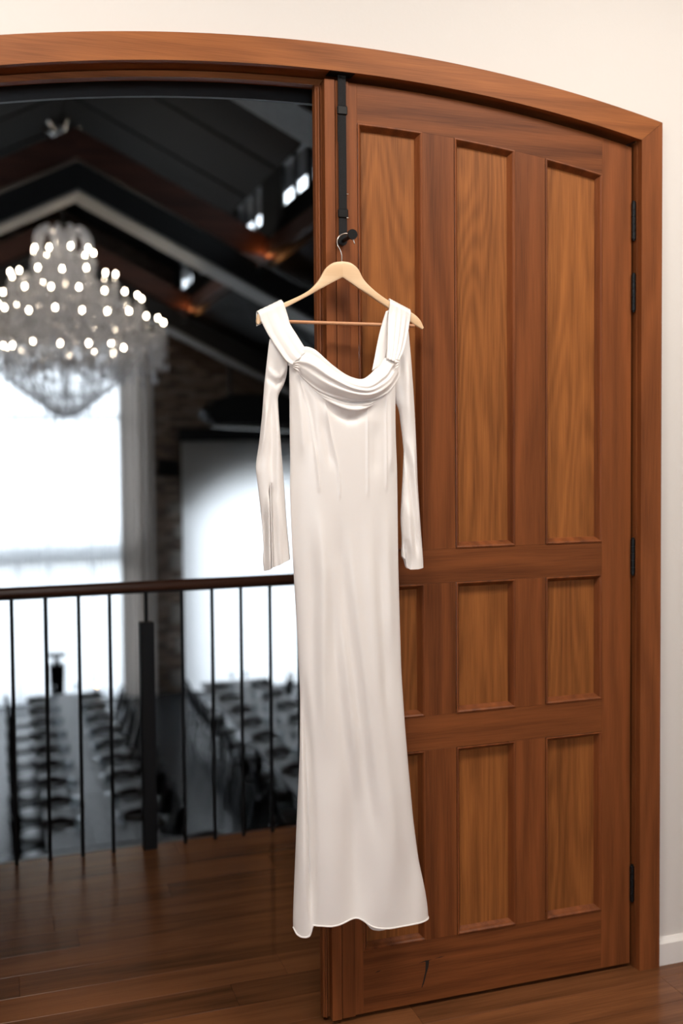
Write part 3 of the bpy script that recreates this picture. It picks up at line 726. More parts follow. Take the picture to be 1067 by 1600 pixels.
# ================================================================== the hall below
HZ = -3.05; YB = 19.45; RX = .93          # hall floor, end wall, ridge line
HX0, HX1 = -5.7, 7.6
MB().box(HX0, HX1, 2.9, YB+.3, HZ-.1, HZ).build('floor_hall', CONC, kind='structure', label='polished dark concrete floor of the hall below')
MB().box(-14, 18, YB+.3, 60, HZ-.2, HZ-.12).build('ground_outside', PAVING, kind='structure', label='pale paving outside the hall windows')
MB().box(HX0, HX1, 2.85, 2.9, HZ, -.33).build('wall_under_landing', MORTAR, kind='structure', label='dark wall under the landing')
for nm, x0, x1 in (('wall_hall_left', HX0-.2, HX0), ('wall_hall_right', HX1, HX1+.2)):
    MB().box(x0, x1, 2.9, YB+.3, HZ, 3.2).build(nm, MORTAR, kind='structure', label='dark side wall of the hall')
# hall side of the landing wall
m = MB(); m.box(HX0, CX-1.1, 2.83, 2.98, 0, 5.9); m.box(CX+1.1, HX1, 2.83, 2.98, 0, 5.9); m.box(CX-1.1, CX+1.1, 2.83, 2.98, 2.9, 5.9)
m.build('wall_hall_front', MORTAR, kind='structure', label='dark brick wall of the hall above the landing')

# end wall with two window openings
W1 = (-.75, 2.45, HZ, 3.35)
A2c, A2h, A2s, A2p = 5.08, 1.66, .30, 1.07           # arched window: centre, half width, spring, crown
R2 = A2h**2/(2*(A2p-A2s))+(A2p-A2s)/2
wb = thing('wall_back', (RX, YB, HZ), 'brick end wall of the hall', kind='structure')
m = MB(); T = .3
def gable(x):
    d = abs(x-RX)
    return 5.97-.5*d if d < 2.30 else 3.80-.5*(d-2.27)
def wcol(x0, x1, zf):
    xs_ = sorted({x0, x1, *[q for q in (RX, RX-2.299, RX-2.301, RX+2.299, RX+2.301) if x0 < q < x1], *[x0+(x1-x0)*i/16 for i in range(17)]})
    m.strip([(x, zf(x)) for x in xs_], [(x, gable(x)) for x in xs_], YB, YB+T)
arch2 = lambda x: A2p-(R2-math.sqrt(max(0, R2*R2-(x-A2c)**2)))
wcol(HX0, W1[0], lambda x: HZ); wcol(W1[0], W1[1], lambda x: W1[3]); wcol(W1[1], A2c-A2h, lambda x: HZ); wcol(A2c-A2h, A2c+A2h, arch2); wcol(A2c+A2h, HX1, lambda x: HZ)
lo = [(A2c-A2h+2*A2h*i/24, arch2(A2c-A2h+2*A2h*i/24)) for i in range(25)]
m.build('backing', MORTAR, wb)
bl_, bh_, gp = .228, .076, .010
bme = {k: MB().bbox(0, l, -.02, .02, 0, bh_, .004).mesh('brick', BRICK) for k, l in ((0, bl_), (1, (bl_-gp)/2))}
rb = random.Random(4); nb_ = 0
for r_ in range(90):
    z = HZ+r_*(bh_+gp)
    x = 2.50; k = 0
    if r_ % 2: 
        spans = [1]
    else: spans = []
    xmax = 3.26 if z < 1.9 else min(4.75, 3.0+(3.55-z)*1.55)
    if z > 3.5: break
    while True:
        kind = 1 if (r_ % 2 and k == 0) else 0
        L = bl_ if kind == 0 else (bl_-gp)/2
        if x+L > xmax: break
        if x+L > 2.72:
            put('brick', bme[kind], (x-RX, -.02+rb.uniform(-.004, .004), z-HZ), wb); nb_ += 1
        x += L+gp; k += 1
# pale quoin stones down the window edge
for i, (z0, h) in enumerate(((-2.95, .30), (-2.3, .26), (-1.75, .34), (-1.15, .24), (-.75, .34), (-.15, .24), (.3, .2))):
    L = .20 if i % 2 else .30
    MB().bbox(3.33-L, 3.335, YB-.055, YB-.001, z0, z0+h, .02).build('quoin_stone', STONE, wb)

# window 1: tall opening with mullions behind the sheers
w1 = thing('window_1', (.85, YB, HZ), 'tall bright hall window behind white sheer curtains', kind='structure')
for x in (W1[0]+.05, .34, .88, 1.66, W1[1]-.05): MB().box(x-.03, x+.03, YB+.1, YB+.18, HZ, W1[3]).build('mullion', BLACK, w1)
for z, h in ((-.40, .15), (2.1, .05), (HZ+.05, .05)): MB().box(W1[0], W1[1], YB+.11, YB+.17, z-h, z+h).build('transom', BLACK, w1)
edges = [W1[0]+.08, .31, .85, 1.63, W1[1]-.08]; e2 = [W1[0]+.08, .37, .91, 1.69]
for a, b in zip(e2, edges[1:]):
    for z0, z1 in ((HZ+.1, -.55), (-.25, 2.05), (2.15, W1[3])): MB().box(a, b, YB+.138, YB+.142, z0, z1).build('pane', GLASS, w1)
# window 2: arched opening
w2 = thing('window_2', (A2c, YB, HZ), 'arched hall window behind the white blind', kind='structure')
loz = [(x, HZ+.02) for x, z in lo]
MB().strip(loz, lo, YB+.2, YB+.206).build('pane', GLASS, w2)
fr = MB(); fr.strip([(x, z-.06) for x, z in lo], lo, YB+.17, YB+.24); fr.box(A2c-A2h, A2c-A2h+.06, YB+.17, YB+.24, HZ, A2s-.06); fr.box(A2c+A2h-.06, A2c+A2h, YB+.17, YB+.24, HZ, A2s-.06)
fr.build('window_frame', BLACK, w2)

# curtains
def curtain(name, mat, x0, x1, z0, z1, y, amp, lam, label, cat, seed, nx, group=None, taper=0, **kw):
    r = random.Random(seed); n = nx; P = []
    ph = [r.uniform(0, 6.28) for _ in range(4)]
    for j in range(13):
        v = j/12; row = []
        for i in range(n+1):
            u = i/n; x = x0+(x1-x0)*u
            x += taper*(1-v)*(u-.5)
            a = amp*(.75+.25*v)
            yy = y+a*math.sin(2*PI*u*(x1-x0)/lam+ph[0]+.5*math.sin(5*u+ph[1]+v*.6))+a*.35*math.sin(2*PI*u*(x1-x0)/lam*1.7+ph[2]+v)
            row.append((x, yy, z1+(z0-z1)*v))
        P.append(row)
    t = thing(name, ((x0+x1)/2, y, z0), label, cat, group)
    m = MB(); m.grid(P); m.build('cloth', mat, t, smooth='all')
    h = MB(); h.box(x0, x1, y-.02, y+.02, z1-.03, z1+.05); h.build('header_tape', mat, t)
    return t
curtain('sheer_curtain', SHEER, 1.46, 2.24, HZ+.02, 3.42, YB-.16, .028, .085, 'white sheer curtain panel next to the taupe drape', 'curtain', 1, 130, 'white sheers over the hall window')
curtain('sheer_curtain', SHEER, .62, 1.46, HZ+.02, 3.42, YB-.16, .028, .09, 'white sheer curtain panel behind the black pedestal', 'curtain', 2, 130, 'white sheers over the hall window')
curtain('sheer_curtain', SHEER, -.80, .62, HZ+.02, 3.42, YB-.16, .028, .09, 'white sheer curtain panel at the left edge of the view', 'curtain', 3, 200, 'white sheers over the hall window')
curtain('drape', DRAPE, 2.13, 2.76, HZ+.01, 3.42, YB-.24, .055, .135, 'heavy taupe pleated drape between the sheers and the brick pier', 'curtain', 5, 110)
rod = thing('curtain_rail', (.8, YB-.19, 3.46), 'long black curtain rail above the tall hall window', 'curtain rail')
MB().tube([(-.9, YB-.19, 3.49), (2.85, YB-.19, 3.49)], .02, 8).build('rod', BLACK, rod, smooth=True)
for x in (-.85, .8, 2.8): MB().box(x-.015, x+.015, YB-.19, YB-.001, 3.475, 3.505).build('bracket', BLACK, rod)

# roller blind in front of the arched window
bd = thing('roller_blind', (5.0, 19.2, 1.65), 'large white roller blind glowing with the arch of the window behind', 'blind')
MB().box(3.262, 6.9, 19.20, 19.202, HZ+.03, 1.72).build('blind_cloth', BLIND, bd)
MB().box(3.21, 6.95, 19.12, 19.29, 1.645, 1.885).build('cassette', BLACK, bd)
MB().box(3.262, 6.9, 19.185, 19.215, HZ+.005, HZ+.03).build('bottom_bar', BLACK, bd)
# speaker on the pier
sp = thing('wall_speaker', (3.0, YB-.05, 1.17), 'small black loudspeaker on the brick pier beside the drape', 'speaker')
m = MB(); m.add([(2.80, YB-.38, 1.02), (3.19, YB-.38, 1.0), (3.19, YB-.38, 1.30), (2.80, YB-.38, 1.33), (2.88, YB-.12, 1.06), (3.12, YB-.12, 1.06), (3.12, YB-.12, 1.28), (2.88, YB-.12, 1.28)],
  [(0,1,2,3), (7,6,5,4), (0,4,5,1), (1,5,6,2), (2,6,7,3), (3,7,4,0)]); m.build('cabinet', BLACK, sp)
MB().box(2.83, 3.16, YB-.386, YB-.381, 1.05, 1.28).build('grille', WEB, sp)
MB().box(2.97, 3.03, YB-.12, YB-.045, 1.13, 1.2).build('bracket', BLACK, sp)
# big black unit hung under the roof
pj = thing('hanging_projector', (4.3, 18.1, 2.6), 'large black projector unit hung under the roof above the blind', 'projector')
m = MB(); m.prism([(3.46, 2.10), (3.60, 1.93), (5.1, 1.93), (5.2, 2.05), (5.2, 2.45), (3.95, 2.45), (3.62, 2.34)], 17.7, 18.5); m.build('case', BLACK, pj)
MB().tube([(3.50, 17.9, 2.11), (3.40, 17.85, 2.10)], [.13, .10], 14).build('lens', BLACK, pj, smooth=True)
for x in (3.95, 5.0): MB().tube([(x, 18.1, 2.44), (x, 18.1, 4.60 if x < 4 else 2.85)], .03, 8).build('drop_rod', BLACK, pj, smooth=True)
MB().tube([(3.55, 17.75, 1.90), (5.1, 17.75, 1.80)], .018, 8).build('conduit', CHROME, pj, smooth=True)

# ------------------------------------------------------------------ roof: trusses, clerestory, lining
XC = 3.2; HW = XC-RX
rf = thing('ceiling_hall', (RX, 11, 5.9), 'dark raised roof lining of the hall', kind='structure')
ZR = 5.95
up = lambda x: ZR-.5*abs(x-RX)
yb = [2.98, 4.55, 6.05, 7.55, 9.05, 10.5, 11.98, 13.5, 15.0, 16.5, 18.0, YB]
for s in (1, -1):
    for a, b in zip(yb[:-1], yb[1:]):
        x1 = RX+s*(HW+.03)
        V = [(RX, a+.04, ZR), (x1, a+.04, up(x1)), (x1, b-.04, up(x1)), (RX, b-.04, ZR)]
        V += [(x, y, z+.10) for x, y, z in V]
        m = MB(); m.add(V, [(0,1,2,3), (7,6,5,4), (0,4,5,1), (1,5,6,2), (2,6,7,3), (3,7,4,0)]); m.build('roof_panel', ROOF, rf)
    m = MB(); x1 = RX+s*(HW+.27)
    m.add([(RX, 2.98, ZR+.05), (x1, 2.98, up(x1)+.05), (x1, YB, up(x1)+.05), (RX, YB, ZR+.05), (RX, 2.98, ZR+.2), (x1, 2.98, up(x1)+.2), (x1, YB, up(x1)+.2), (RX, YB, ZR+.2)], [(0,1,2,3), (7,6,5,4), (0,4,5,1), (1,5,6,2), (2,6,7,3), (3,7,4,0)])
    m.build('roof_backing', BATTEN, rf)
    # lower roof, from the plate down to the side wall
    x0, x1 = RX+s*(HW+.02), RX+s*6.7
    ylo = [2.98, 4.6, 7.1, 9.7, 12.25, 14.8, 17.4, YB]
    for a, b in zip(ylo[:-1], ylo[1:]):
        zz = lambda x: 3.74-.5*(abs(x-RX)-HW)
        V = [(x0, a+.03, zz(x0)), (x1, a+.03, zz(x1)), (x1, b-.03, zz(x1)), (x0, b-.03, zz(x0))]; V += [(x, y, z+.12) for x, y, z in V]
        m = MB(); m.add(V, [(0,1,2,3), (7,6,5,4), (0,4,5,1), (1,5,6,2), (2,6,7,3), (3,7,4,0)]); m.build('lower_roof_panel', ROOF, rf)
    V = [(x0, 2.98, zz(x0)+.05), (x1, 2.98, zz(x1)+.05), (x1, YB, zz(x1)+.05), (x0, YB, zz(x0)+.05)]; V += [(x, y, z+.12) for x, y, z in V]
    m = MB(); m.add(V, [(0,1,2,3), (7,6,5,4), (0,4,5,1), (1,5,6,2), (2,6,7,3), (3,7,4,0)]); m.build('lower_roof_backing', BATTEN, rf)
# clerestory walls and windows
TY = [7.1, 12.25, 17.4]
wins = [(8.4, 8.85), (8.9, 9.4), (10.08, 10.55), (10.72, 11.18), (11.24, 11.74), (12.72, 13.08), (13.14, 13.62), (13.68, 14.1), (15.2, 15.7), (15.76, 16.2), (16.35, 16.82), (17.55, 17.88), (17.94, 18.62)]
for s, nm in ((1, 'right'), (-1, 'left')):
    xa, xb = sorted((RX+s*HW, RX+s*(HW+.03)))
    cw = thing('wall_clerestory_'+nm, (RX+s*HW, 11, 3.7), 'dark clerestory wall under the raised roof with small windows', kind='structure')
    m = MB(); m.box(xa, xb, 2.98, YB, 3.72, 4.30); m.box(xa, xb, 2.98, YB, 4.80, 4.83)
    yprev = 2.98
    for y, y1 in wins: m.box(xa, xb, yprev, y, 4.30, 4.80); yprev = y1
    m.box(xa, xb, yprev, YB, 4.30, 4.80); m.build('wall_lining', ROOF, cw)
    for y, y1 in wins:
        wf = MB(); wf.box(xa, xb, y, y+.02, 4.30, 4.80); wf.box(xa, xb, y1-.02, y1, 4.30, 4.80); wf.box(xa, xb, y+.02, y1-.02, 4.30, 4.32); wf.box(xa, xb, y+.02, y1-.02, 4.78, 4.80)
        o = wf.build('clerestory_window', BLACK, cw)
        MB().box((xa+xb)/2-.003, (xa+xb)/2+.003, y+.02, y1-.02, 4.32, 4.78).build('pane', GLASS, o)
    xe0, xe1 = RX+s*(HW+.034), RX+s*(HW+.27)
    V = [(xe0, 2.98, up(xe0)), (xe1, 2.98, up(xe1)), (xe1, YB+.3, up(xe1)), (xe0, YB+.3, up(xe0))]; V += [(x, y, z+.04) for x, y, z in V]
    MB().add(V, [(0,1,2,3), (7,6,5,4), (0,4,5,1), (1,5,6,2), (2,6,7,3), (3,7,4,0)]).build('eave_soffit', SOFFIT, cw)
    MB().box(*sorted((RX+s*(HW-.11), RX+s*(HW-.001))), 2.98, YB, 3.80, 3.99).build('plate_beam', W_TRUSS, cw)
for i, y in enumerate(TY):
    t = thing('roof_truss', (RX, y, 3.5), ['roof truss crossing close overhead above the landing', 'roof truss with timber rafters just in front of the chandelier', 'roof truss with timber rafters nearest the end wall'][i], 'truss', 'hall roof trusses')
    un = lambda x: 4.43-.5*abs(x-RX)
    for s in (1, -1):
        x1 = RX+s*6.6
        # steel box rafter, running right down under the lower roof
        V = [(RX, y-.26, 4.43), (x1, y-.26, un(x1)), (x1, y-.26, un(x1)+.30), (RX, y-.26, 4.73)]; V += [(a, y+.26, c) for a, _, c in V]
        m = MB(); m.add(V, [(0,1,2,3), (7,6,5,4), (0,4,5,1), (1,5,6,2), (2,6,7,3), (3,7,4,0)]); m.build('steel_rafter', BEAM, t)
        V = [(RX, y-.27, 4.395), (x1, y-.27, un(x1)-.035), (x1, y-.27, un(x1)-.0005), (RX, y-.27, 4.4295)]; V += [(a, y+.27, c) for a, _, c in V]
        m = MB(); m.add(V, [(0,1,2,3), (7,6,5,4), (0,4,5,1), (1,5,6,2), (2,6,7,3), (3,7,4,0)]); m.build('lit_underside_plate', LIT_UNDERSIDE, t)  # thin plate added below the rafter to carry its painted-in underside light
        # timber rafter above it, ending at the plate
        tz = lambda x: 4.0+.505*(HW-abs(x-RX))
        xe = RX+s*(HW-.004)
        poly = [(RX, tz(RX)-.33), (RX+s*(HW-.40), tz(xe)+.20-.33), (xe, tz(xe)-.18), (xe, tz(xe)), (RX, tz(RX))]
        m = MB(); m.prism(poly, y-.12, y+.12); m.build('timber_rafter', W_TRUSS, t)
        if i > 0:
            u = MB().lathe([(0, 0), (.05, 0), (.055, .07), (.0, .07)], (RX+s*(HW-.20), y-.30, 3.60), 12).build('uplight', BLACK, t, smooth=True)
            MB().lathe([(0, .071), (.045, .071), (.0, .073)], (RX+s*(HW-.20), y-.30, 3.60), 12).build('uplight_lens', SPOTGLOW, u)
            ld = bpy.data.lights.new('uplight_lamp', 'POINT'); ld.energy = 3.2; ld.color = (1, .40, .13); ld.shadow_soft_size = .04
            lo_ = bpy.data.objects.new('uplight_lamp', ld); link(lo_); lo_.location = (RX+s*(HW-.12), y-.20, 3.76)

# ------------------------------------------------------------------ chandelier
CHX, CHY = RX, 14.66
ch = thing('chandelier', (CHX, CHY, 1.95), 'huge tiered crystal chandelier with lit candle bulbs hanging over the hall', 'chandelier')
S = MB(); S.lathe([(.0, 2.02), (.02, 2.03), (.03, 2.2), (.06, 2.32), (.03, 2.45), (.022, 2.7), (.06, 2.82), (.03, 2.95), (.03, 3.3), (.08, 3.42), (.035, 3.55), (.03, 3.85), (.07, 3.95), (.03, 4.1), (.025, 4.5), (0, 4.55)], (CHX, CHY, 0), 16)
S.build('stem', thin_glass('stem_glass', .08, (1, 1, 1), .15, .4), ch, smooth=True)
MB().tube([(CHX, CHY, 4.5), (CHX, CHY, 5.80)], .012, 8).build('chain', CHROME, ch, smooth=True)
tiers = [(.40, 4.10, 9, .34), (.70, 3.78, 14, .38), (1.03, 3.46, 19, .42), (1.33, 3.17, 26, .50), (.80, 2.80, 14, .30)]
rc = random.Random(11)
def octa(bm, c, r, h):
    x, y, z = c
    bm.add([(x+r, y, z), (x, y+r, z), (x-r, y, z), (x, y-r, z), (x, y, z+h*.5), (x, y, z-h)], [(0,1,4), (1,2,4), (2,3,4), (3,0,4), (1,0,5), (2,1,5), (3,2,5), (0,3,5)])
cand = MB().lathe([(.0, 0), (.045, .0), (.05, .012), (.016, .016), (.0155, .115), (0, .115)], (0, 0, 0), 10).mesh('candle', CANDLE, True)
bulb = MB().lathe([(0, 0), (.009, .005), (.014, .020), (.012, .038), (.005, .052), (0, .058)], (0, 0, 0), 10).mesh('bulb', BULB, True)
for ti, (R, zt, n_, drop) in enumerate(tiers):
    c = smooth_curve([(.03, -.12), (R*.35, -.02), (R*.62, -.22), (R*.88, -.24), (R, -.10), (R, -.03)], 26)
    am = MB().tube([(x, 0, z) for x, z in c], .011, 6)
    for k in range(5): 
        q = c[4+k*5]; octa(am, (q[0], 0, q[1]-.03), .014, .05)
    ame = am.mesh('arm', thin_glass('glass_arm_%d' % ti, .2, (1, 1, 1), .15, .6) if ti == 0 else bpy.data.materials['glass_arm_0'], True)
    for k in range(n_):
        a = 2*PI*(k+.3*ti)/n_
        zz = zt+.0+rc.uniform(-.03, .03)
        arm = put('arm', ame, (0, 0, zz-1.95), ch, rz=a)
        cn = put('candle', cand, (R, 0, -.03), arm); 
        put('bulb', bulb, (R, 0, .085), arm)
    # garlands and drops: uncountable crystals
    g = MB()
    for k in range(n_*2):
        a = 2*PI*(k+.6*ti)/(n_*2); r0 = R*rc.uniform(.95, 1.04)
        nn = int(drop*rc.uniform(.55, 1.05)/.036)
        for q in range(nn):
            octa(g, (CHX+r0*math.cos(a)+rc.gauss(0, .006), CHY+r0*math.sin(a)+rc.gauss(0, .006), zt-.06-q*.036), rc.uniform(.010, .017), rc.uniform(.018, .03))
        octa(g, (CHX+r0*math.cos(a), CHY+r0*math.sin(a), zt-.08-nn*.036), .024, .07)
        # swags between neighbours and in to the stem
        a2 = a+2*PI/(n_*2)
        for q in range(1, 7):
            t = q/7; aa = a+(a2-a)*t
            octa(g, (CHX+R*math.cos(aa), CHY+R*math.sin(aa), zt-.04-.35*drop*math.sin(PI*t)), .014, .022)
        Ri = R*.35; zi = zt+.30
        for q in range(1, 15):
            t = q/15; rr = R+(Ri-R)*t
            octa(g, (CHX+rr*math.cos(a), CHY+rr*math.sin(a), zt+.02+(zi-zt)*t-.28*math.sin(PI*t)), .013, .024)
    # loose fill around the tier
    for k in range(int(260*R)+80):
        a = rc.uniform(0, 2*PI); rr = R*math.sqrt(rc.uniform(.05, 1)); octa(g, (CHX+rr*math.cos(a), CHY+rr*math.sin(a), zt-.02+rc.uniform(-drop*.8, .06)+.25*(1-rr/R)), rc.uniform(.012, .032), rc.uniform(.02, .07))
    g.build('crystal_garlands', CRYSTAL, ch, kind='stuff')
g = MB()
for k in range(64):
    a = 2*PI*k/64; r0 = 1.33*rc.uniform(.86, 1.05); L_ = rc.uniform(.34, .62)
    for q in range(int(L_/.05)): octa(g, (CHX+r0*math.cos(a), CHY+r0*math.sin(a), 3.10-q*.05), .014, .034)
    octa(g, (CHX+r0*math.cos(a), CHY+r0*math.sin(a), 3.08-L_), .030, .10)
g.build('drop_strands', CRYSTAL, ch, kind='stuff')
# basket of crystal chains tapering to the bottom finial
g = MB()
for layer, (Ra, za, Rb, zb) in enumerate(((1.12, 2.98, .35, 2.22), (.80, 2.70, .12, 2.06), (.5, 2.5, .06, 1.99))):
    nn = int(52*Ra)+10
    for k in range(nn):
        a = 2*PI*k/nn
        for q in range(26):
            t = q/25; rr = Ra+(Rb-Ra)*t**1.1; zz = za+(zb-za)*t-.12*math.sin(PI*t)
            octa(g, (CHX+rr*math.cos(a), CHY+rr*math.sin(a), zz), rc.uniform(.009, .015), rc.uniform(.018, .03))
    for k in range(nn):
        a = 2*PI*(k+.5)/nn; rr = Rb+(Ra-Rb)*rc.uniform(.1, .9); tt = (rr-Rb)/(Ra-Rb); zz = zb+(za-zb)*tt-.1
        for q in range(5): octa(g, (CHX+rr*math.cos(a), CHY+rr*math.sin(a), zz-q*.035), .012, .03)
octa(g, (CHX, CHY, 2.0), .05, .06)
g.build('crystal_basket', CRYSTAL_FINE, ch, kind='stuff')
# crown of curled feathers at the top
for k in range(10):
    a = 2*PI*k/10
    c = smooth_curve([(.05, 4.12), (.10, 4.30), (.17, 4.46), (.26, 4.52), (.34, 4.44), (.37, 4.30), (.35, 4.22)], 20)
    m = MB(); m.tube([(CHX+r_*math.cos(a), CHY+r_*math.sin(a), z) for r_, z in c], [.016+.014*math.sin(PI*i/19) for i in range(20)], 6)
    for q in range(4): octa(m, (CHX+.36*math.cos(a), CHY+.36*math.sin(a), 4.19-q*.04), .014, .03)
    for q in range(16):
        p = c[2+q]; octa(m, (CHX+(p[0]+rc.uniform(-.04, .02))*math.cos(a), CHY+(p[0]+rc.uniform(-.04, .02))*math.sin(a), p[1]-.03+rc.uniform(-.03, .03)), .018, .04)
    m.build('crown_plume', CRYSTAL, ch)
# ceiling rose
ro = thing('ceiling_rose', (RX, CHY, 5.9), 'curled silver ceiling rose with crystal drop at the ridge', 'ceiling rose')
MB().lathe([(0, 5.95), (.62, 5.95), (.62, 6.02), (0, 6.02)], (RX, CHY, 0), 24).build('back_plate', BATTEN, ro)
for k in range(8):
    a = 2*PI*k/8+.2
    c = smooth_curve([(.03, 5.86), (.12, 5.82), (.24, 5.86), (.33, 5.92), (.36, 5.98), (.30, 6.0)], 14)
    m = MB(); m.tube([(RX+r_*math.cos(a), CHY+r_*math.sin(a), z-.04) for r_, z in c], .022, 6); m.build('curl', CHROME, ro, smooth=True)
m = MB(); m.lathe([(0, 5.88), (.05, 5.86), (.03, 5.80), (.07, 5.74), (.04, 5.67), (0, 5.66)], (RX, CHY, 0), 12); m.build('crystal_drop', CRYSTAL, ro, smooth=True)

# ------------------------------------------------------------------ tables
ORD = ['first', 'second', 'third', 'fourth', 'fifth', 'sixth', 'seventh', 'eighth', 'ninth', 'tenth']
TZ = -2.30
def table(x0, x1, y0, y1, label, group):
    t = thing('banquet_table', ((x0+x1)/2, (y0+y1)/2, HZ), label, 'table', group)
    nb = 5; wv = (x1-x0)/nb
    if x1-x0 < y1-y0:
        for k in range(nb): MB().bbox(x0+k*wv+.001, x0+(k+1)*wv-.001, y0+.003, y1-.003, TZ-.04, TZ, .003).build('top_board', W_TABLE, t)
    else:
        wv = (y1-y0)/nb
        for k in range(nb): MB().bbox(x0+.003, x1-.003, y0+k*wv+.001, y0+(k+1)*wv-.001, TZ-.04, TZ, .003).build('top_board', W_TABLE, t)
    a = MB()
    for xx in (x0+.26, x1-.28): a.box(xx, xx+.02, y0+.1, y1-.1, TZ-.13, TZ-.041)
    for yy in (y0+.09, y1-.11): a.box(x0+.26, x1-.26, yy, yy+.02, TZ-.13, TZ-.041)
    a.build('apron', BLACK, t)
    for xx in (x0+.30, x1-.36):
        for yy in (y0+.10, y1-.16): MB().box(xx, xx+.06, yy, yy+.06, HZ, TZ-.041).build('leg', BLACK, t)
    return t
for (a, b), nm in zip(((14.15, 16.75), (11.75, 14.15), (10.24, 11.75)), ('far', 'middle', 'near')):
    table(.40, 1.49, a, b, 'grey wood table, %s section of the left long banquet table' % nm, 'left long table')
    table(3.10, 4.22, a, b, 'grey wood table, %s section of the right long banquet table' % nm, 'right long table')
table(.15, 2.09, 9.2, 10.22, 'grey wood table set crosswise at the near end of the left table', None)

# chair prototype: bentwood hoop back; faces +x
def make_chair():
    t = thing('bentwood_chair', (0, 0, 0))
    m = MB(); m.lathe([(0, .445), (.19, .445), (.205, .455), (.205, .468), (.19, .475), (.0, .470)], (0, 0, 0), 18); m.build('seat', W_SEAT, t, smooth=True, local=True)
    hoop = smooth_curve([(-.15, -.17, .46), (-.20, -.185, .62), (-.235, -.175, .78), (-.255, -.10, .875), (-.26, 0, .895), (-.255, .10, .875), (-.235, .175, .78), (-.20, .185, .62), (-.15, .17, .46)], 30)
    m = MB(); m.tube([tuple(p) for p in hoop], .0165, 7); m.build('back_hoop', W_CHAIR, t, smooth=True, local=True)
    hoop = smooth_curve([(-.17, -.10, .47), (-.205, -.11, .62), (-.235, -.085, .76), (-.245, 0, .80), (-.235, .085, .76), (-.205, .11, .62), (-.17, .10, .47)], 24)
    m = MB(); m.tube([tuple(p) for p in hoop], .013, 6); m.build('inner_hoop', W_CHAIR, t, smooth=True, local=True)
    P = []
    for j in range(9):
        v = j/8; z = .50+.27*v; hw = .095*math.sqrt(max(.02, 1-max(0, (v-.45)/.55)**2))
        P.append([(-.188-.055*v-.004*math.cos(PI*(q/6-.5)), hw*(q/3-1), z) for q in range(7)])
    m = MB(); m.grid(P); sp_ = m.build('back_splat', W_CHAIR, t, smooth='all', local=True)
    md = sp_.modifiers.new('thick', 'SOLIDIFY'); md.thickness = .006
    for sx, sy in ((1, 1), (1, -1), (-1, 1), (-1, -1)):
        m = MB(); m.tube([(sx*.15, sy*.15, .45), (sx*.175, sy*.17, .22), (sx*.20+(.03 if sx < 0 else 0)*-1, sy*.185, .0)], [.019, .017, .013], 7); m.build('leg', W_CHAIR, t, smooth=True, local=True)
    MB().ring((0, 0, .25), .215, .010, 20, 6).build('leg_ring', W_CHAIR, t, smooth=True, local=True)
    return t
chair0 = make_chair(); used = [False]
rr = random.Random(5)
def chair(x, y, rz, label, group):
    c = chair0 if not used[0] else copy_tree(chair0); used[0] = True
    c.location = (x, y, HZ); c.rotation_euler = (0, 0, rz+rr.uniform(-.07, .07)); tag(c, label, 'chair', group)
# place-setting pieces
plate_me = MB().lathe([(0, .004), (.085, .004), (.10, .010), (.142, .020), (.145, .022), (.142, .023), (.10, .014), (0, .008)], (0, 0, 0), 20).mesh('plate', PLATE, True)
def napkin_mesh(seed):
    r = random.Random(seed); P = []
    for i in range(15):
        u = i/14; row = []
        for j in range(9):
            v = j/8; x = (u-.5)*.34; y = (v-.5)*.15*(.75+.45*abs(2*u-1))
            z = .026+.055*math.sin(PI*v)**.6*(.7+.3*math.cos(2*PI*(u-.5)))*(1-.5*abs(2*u-1)**3)+.008*math.sin(9*u+4*v+r.random()*6)
            if v in (0, 1): z = .022
            row.append((x, y, z))
        P.append(row)
    m = MB(); m.grid(P); return m.mesh('napkin', NAPKIN, 'all')
nap = [napkin_mesh(k) for k in range(4)]
wine_me = MB().lathe([(0, 0), (.034, .001), (.034, .003), (.004, .006), (.0035, .09), (.012, .10), (.033, .13), (.038, .165), (.031, .205), (.0305, .205), (.036, .165), (.030, .13), (0, .103)], (0, 0, 0), 14).mesh('wine_glass', TABLEGLASS, True)
tumb_me = MB().lathe([(0, 0), (.030, 0), (.036, .10), (.035, .10), (.029, .006), (0, .006)], (0, 0, 0), 14).mesh('tumbler', TABLEGLASS, True)
def cutl(kind):
    m = MB()
    m.bbox(-.10, .01, -.006, .006, 0, .003, .001)
    if kind == 'knife': m.bbox(.012, .11, -.009, .007, 0, .002, .0007)
    else: m.bbox(.012, .04, -.010, .010, 0, .003, .0008); [m.box(.04, .085, q-.0015, q+.0015, 0, .002) for q in (-.008, -.0027, .0027, .008)]
    return m.mesh(kind, CUTLERY)
knife_me, fork_me = cutl('knife'), cutl('fork')
def setting(x, y, s, where, grp, k, tb):
    """s=+1: diner sits on the -x side, faces +x"""
    o = put('dinner_plate', plate_me, (x, y, TZ)); tag(o, 'white dinner plate, '+where, 'plate', 'dinner plates')
    o = put('napkin', nap[k % 4], (x-s*.02, y, TZ), rz=rr.uniform(-.12, .12)); tag(o, 'folded dark napkin, '+where, 'napkin', 'folded napkins')
    o = put('wine_glass', wine_me, (x+s*.21, y+.12, TZ)); tag(o, 'stemmed wine glass, '+where, 'glass', 'wine glasses')
    o = put('tumbler', tumb_me, (x+s*.16, y-.17, TZ)); tag(o, 'clear water tumbler, '+where, 'glass', 'water tumblers')
    o = put('knife', knife_me, (x, y-s*.19, TZ)); tag(o, 'steel knife, '+where, 'knife', 'table knives')
    o = put('fork', fork_me, (x, y+s*.19, TZ)); tag(o, 'steel fork, '+where, 'fork', 'table forks')
for k in range(9):
    y = 16.40-.68*k
    for x, s, side in ((.56, 1, 'left'), (1.33, -1, 'right')):
        setting(x, y, s, '%s from far end, %s row of left long table' % (ORD[k], side), side, k, 'left')
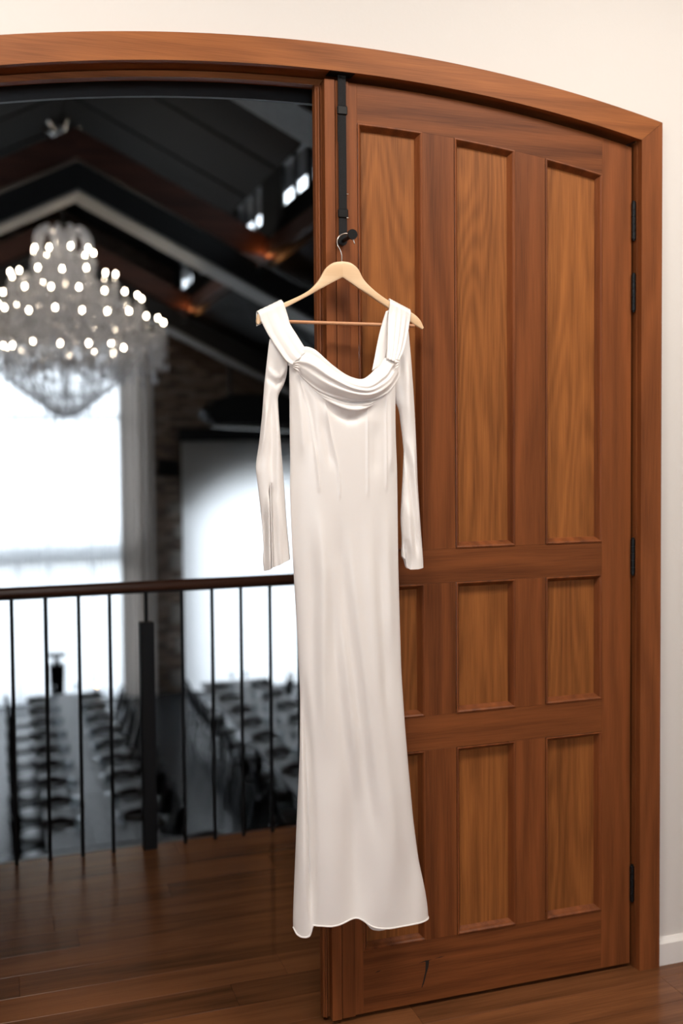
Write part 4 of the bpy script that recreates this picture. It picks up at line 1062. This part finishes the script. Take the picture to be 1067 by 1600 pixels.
for k in range(9):
    y = 16.30-.68*k
    chair(.33, y, 0, 'black bentwood chair, %s from far end, left side of left long table' % ORD[k], 'chairs at the left long table')
    chair(1.56, y, PI, 'black bentwood chair, %s from far end, right side of left long table' % ORD[k], 'chairs at the left long table')
for k in range(7):
    y = 16.30-.74*k
    setting(3.34, y, 1, '%s from far end, left row of right long table' % ORD[k], 'left', k, 'right')
    chair(3.06, y+.02, 0, 'black bentwood chair, %s from far end, left side of right long table' % ORD[k], 'chairs at the right long table')
for k in range(4):
    y = 16.30-.74*k
    setting(4.0, y, -1, '%s from far end, right row of right long table' % ORD[k], 'right', k+1, 'right')
    chair(4.26, y, PI, 'black bentwood chair, %s from far end, right side of right long table' % ORD[k], 'chairs at the right long table')
chair(3.06, 16.30+.02-.74*7, 0, 'black bentwood chair nearest the landing, left side of right long table', 'chairs at the right long table')
o = put('napkin', nap[1], (1.88, 10.06, TZ), rz=.1); tag(o, 'folded dark napkin on the crosswise table by the landing', 'napkin', 'folded napkins')
# candle at the far end of the left table
t = thing('table_candle', (1.44, 16.62, TZ), 'small lit candle at the far right corner of the left table', 'candle')
MB().lathe([(0, 0), (.03, 0), (.03, .09), (0, .09)], (1.44, 16.62, TZ), 12).build('wax', CANDLE, t, smooth=True)
MB().lathe([(0, .092), (.014, .108), (.009, .14), (0, .16)], (1.44, 16.62, TZ), 8).build('flame', FLAME, t, smooth=True)
# black pedestal in front of the sheers
pd = thing('pedestal', (.94, 18.6, HZ), 'black tapered pedestal standing before the sheer curtains', 'pedestal')
m = MB(); m.add([(.84, 18.5, HZ), (1.04, 18.5, HZ), (1.04, 18.7, HZ), (.84, 18.7, HZ), (.81, 18.47, -2.20), (1.07, 18.47, -2.20), (1.07, 18.73, -2.20), (.81, 18.73, -2.20)], [(0,3,2,1), (4,5,6,7), (0,1,5,4), (1,2,6,5), (2,3,7,6), (3,0,4,7)]); m.build('body', BLACK, pd)
MB().tube([(.94, 18.6, -2.2), (.94, 18.6, -2.06)], [.05, .035], 12).build('neck', BLACK, pd, smooth=True)
MB().bbox(.79, 1.09, 18.47, 18.73, -2.06, -2.02, .008).build('top_plate', BLACK, pd)
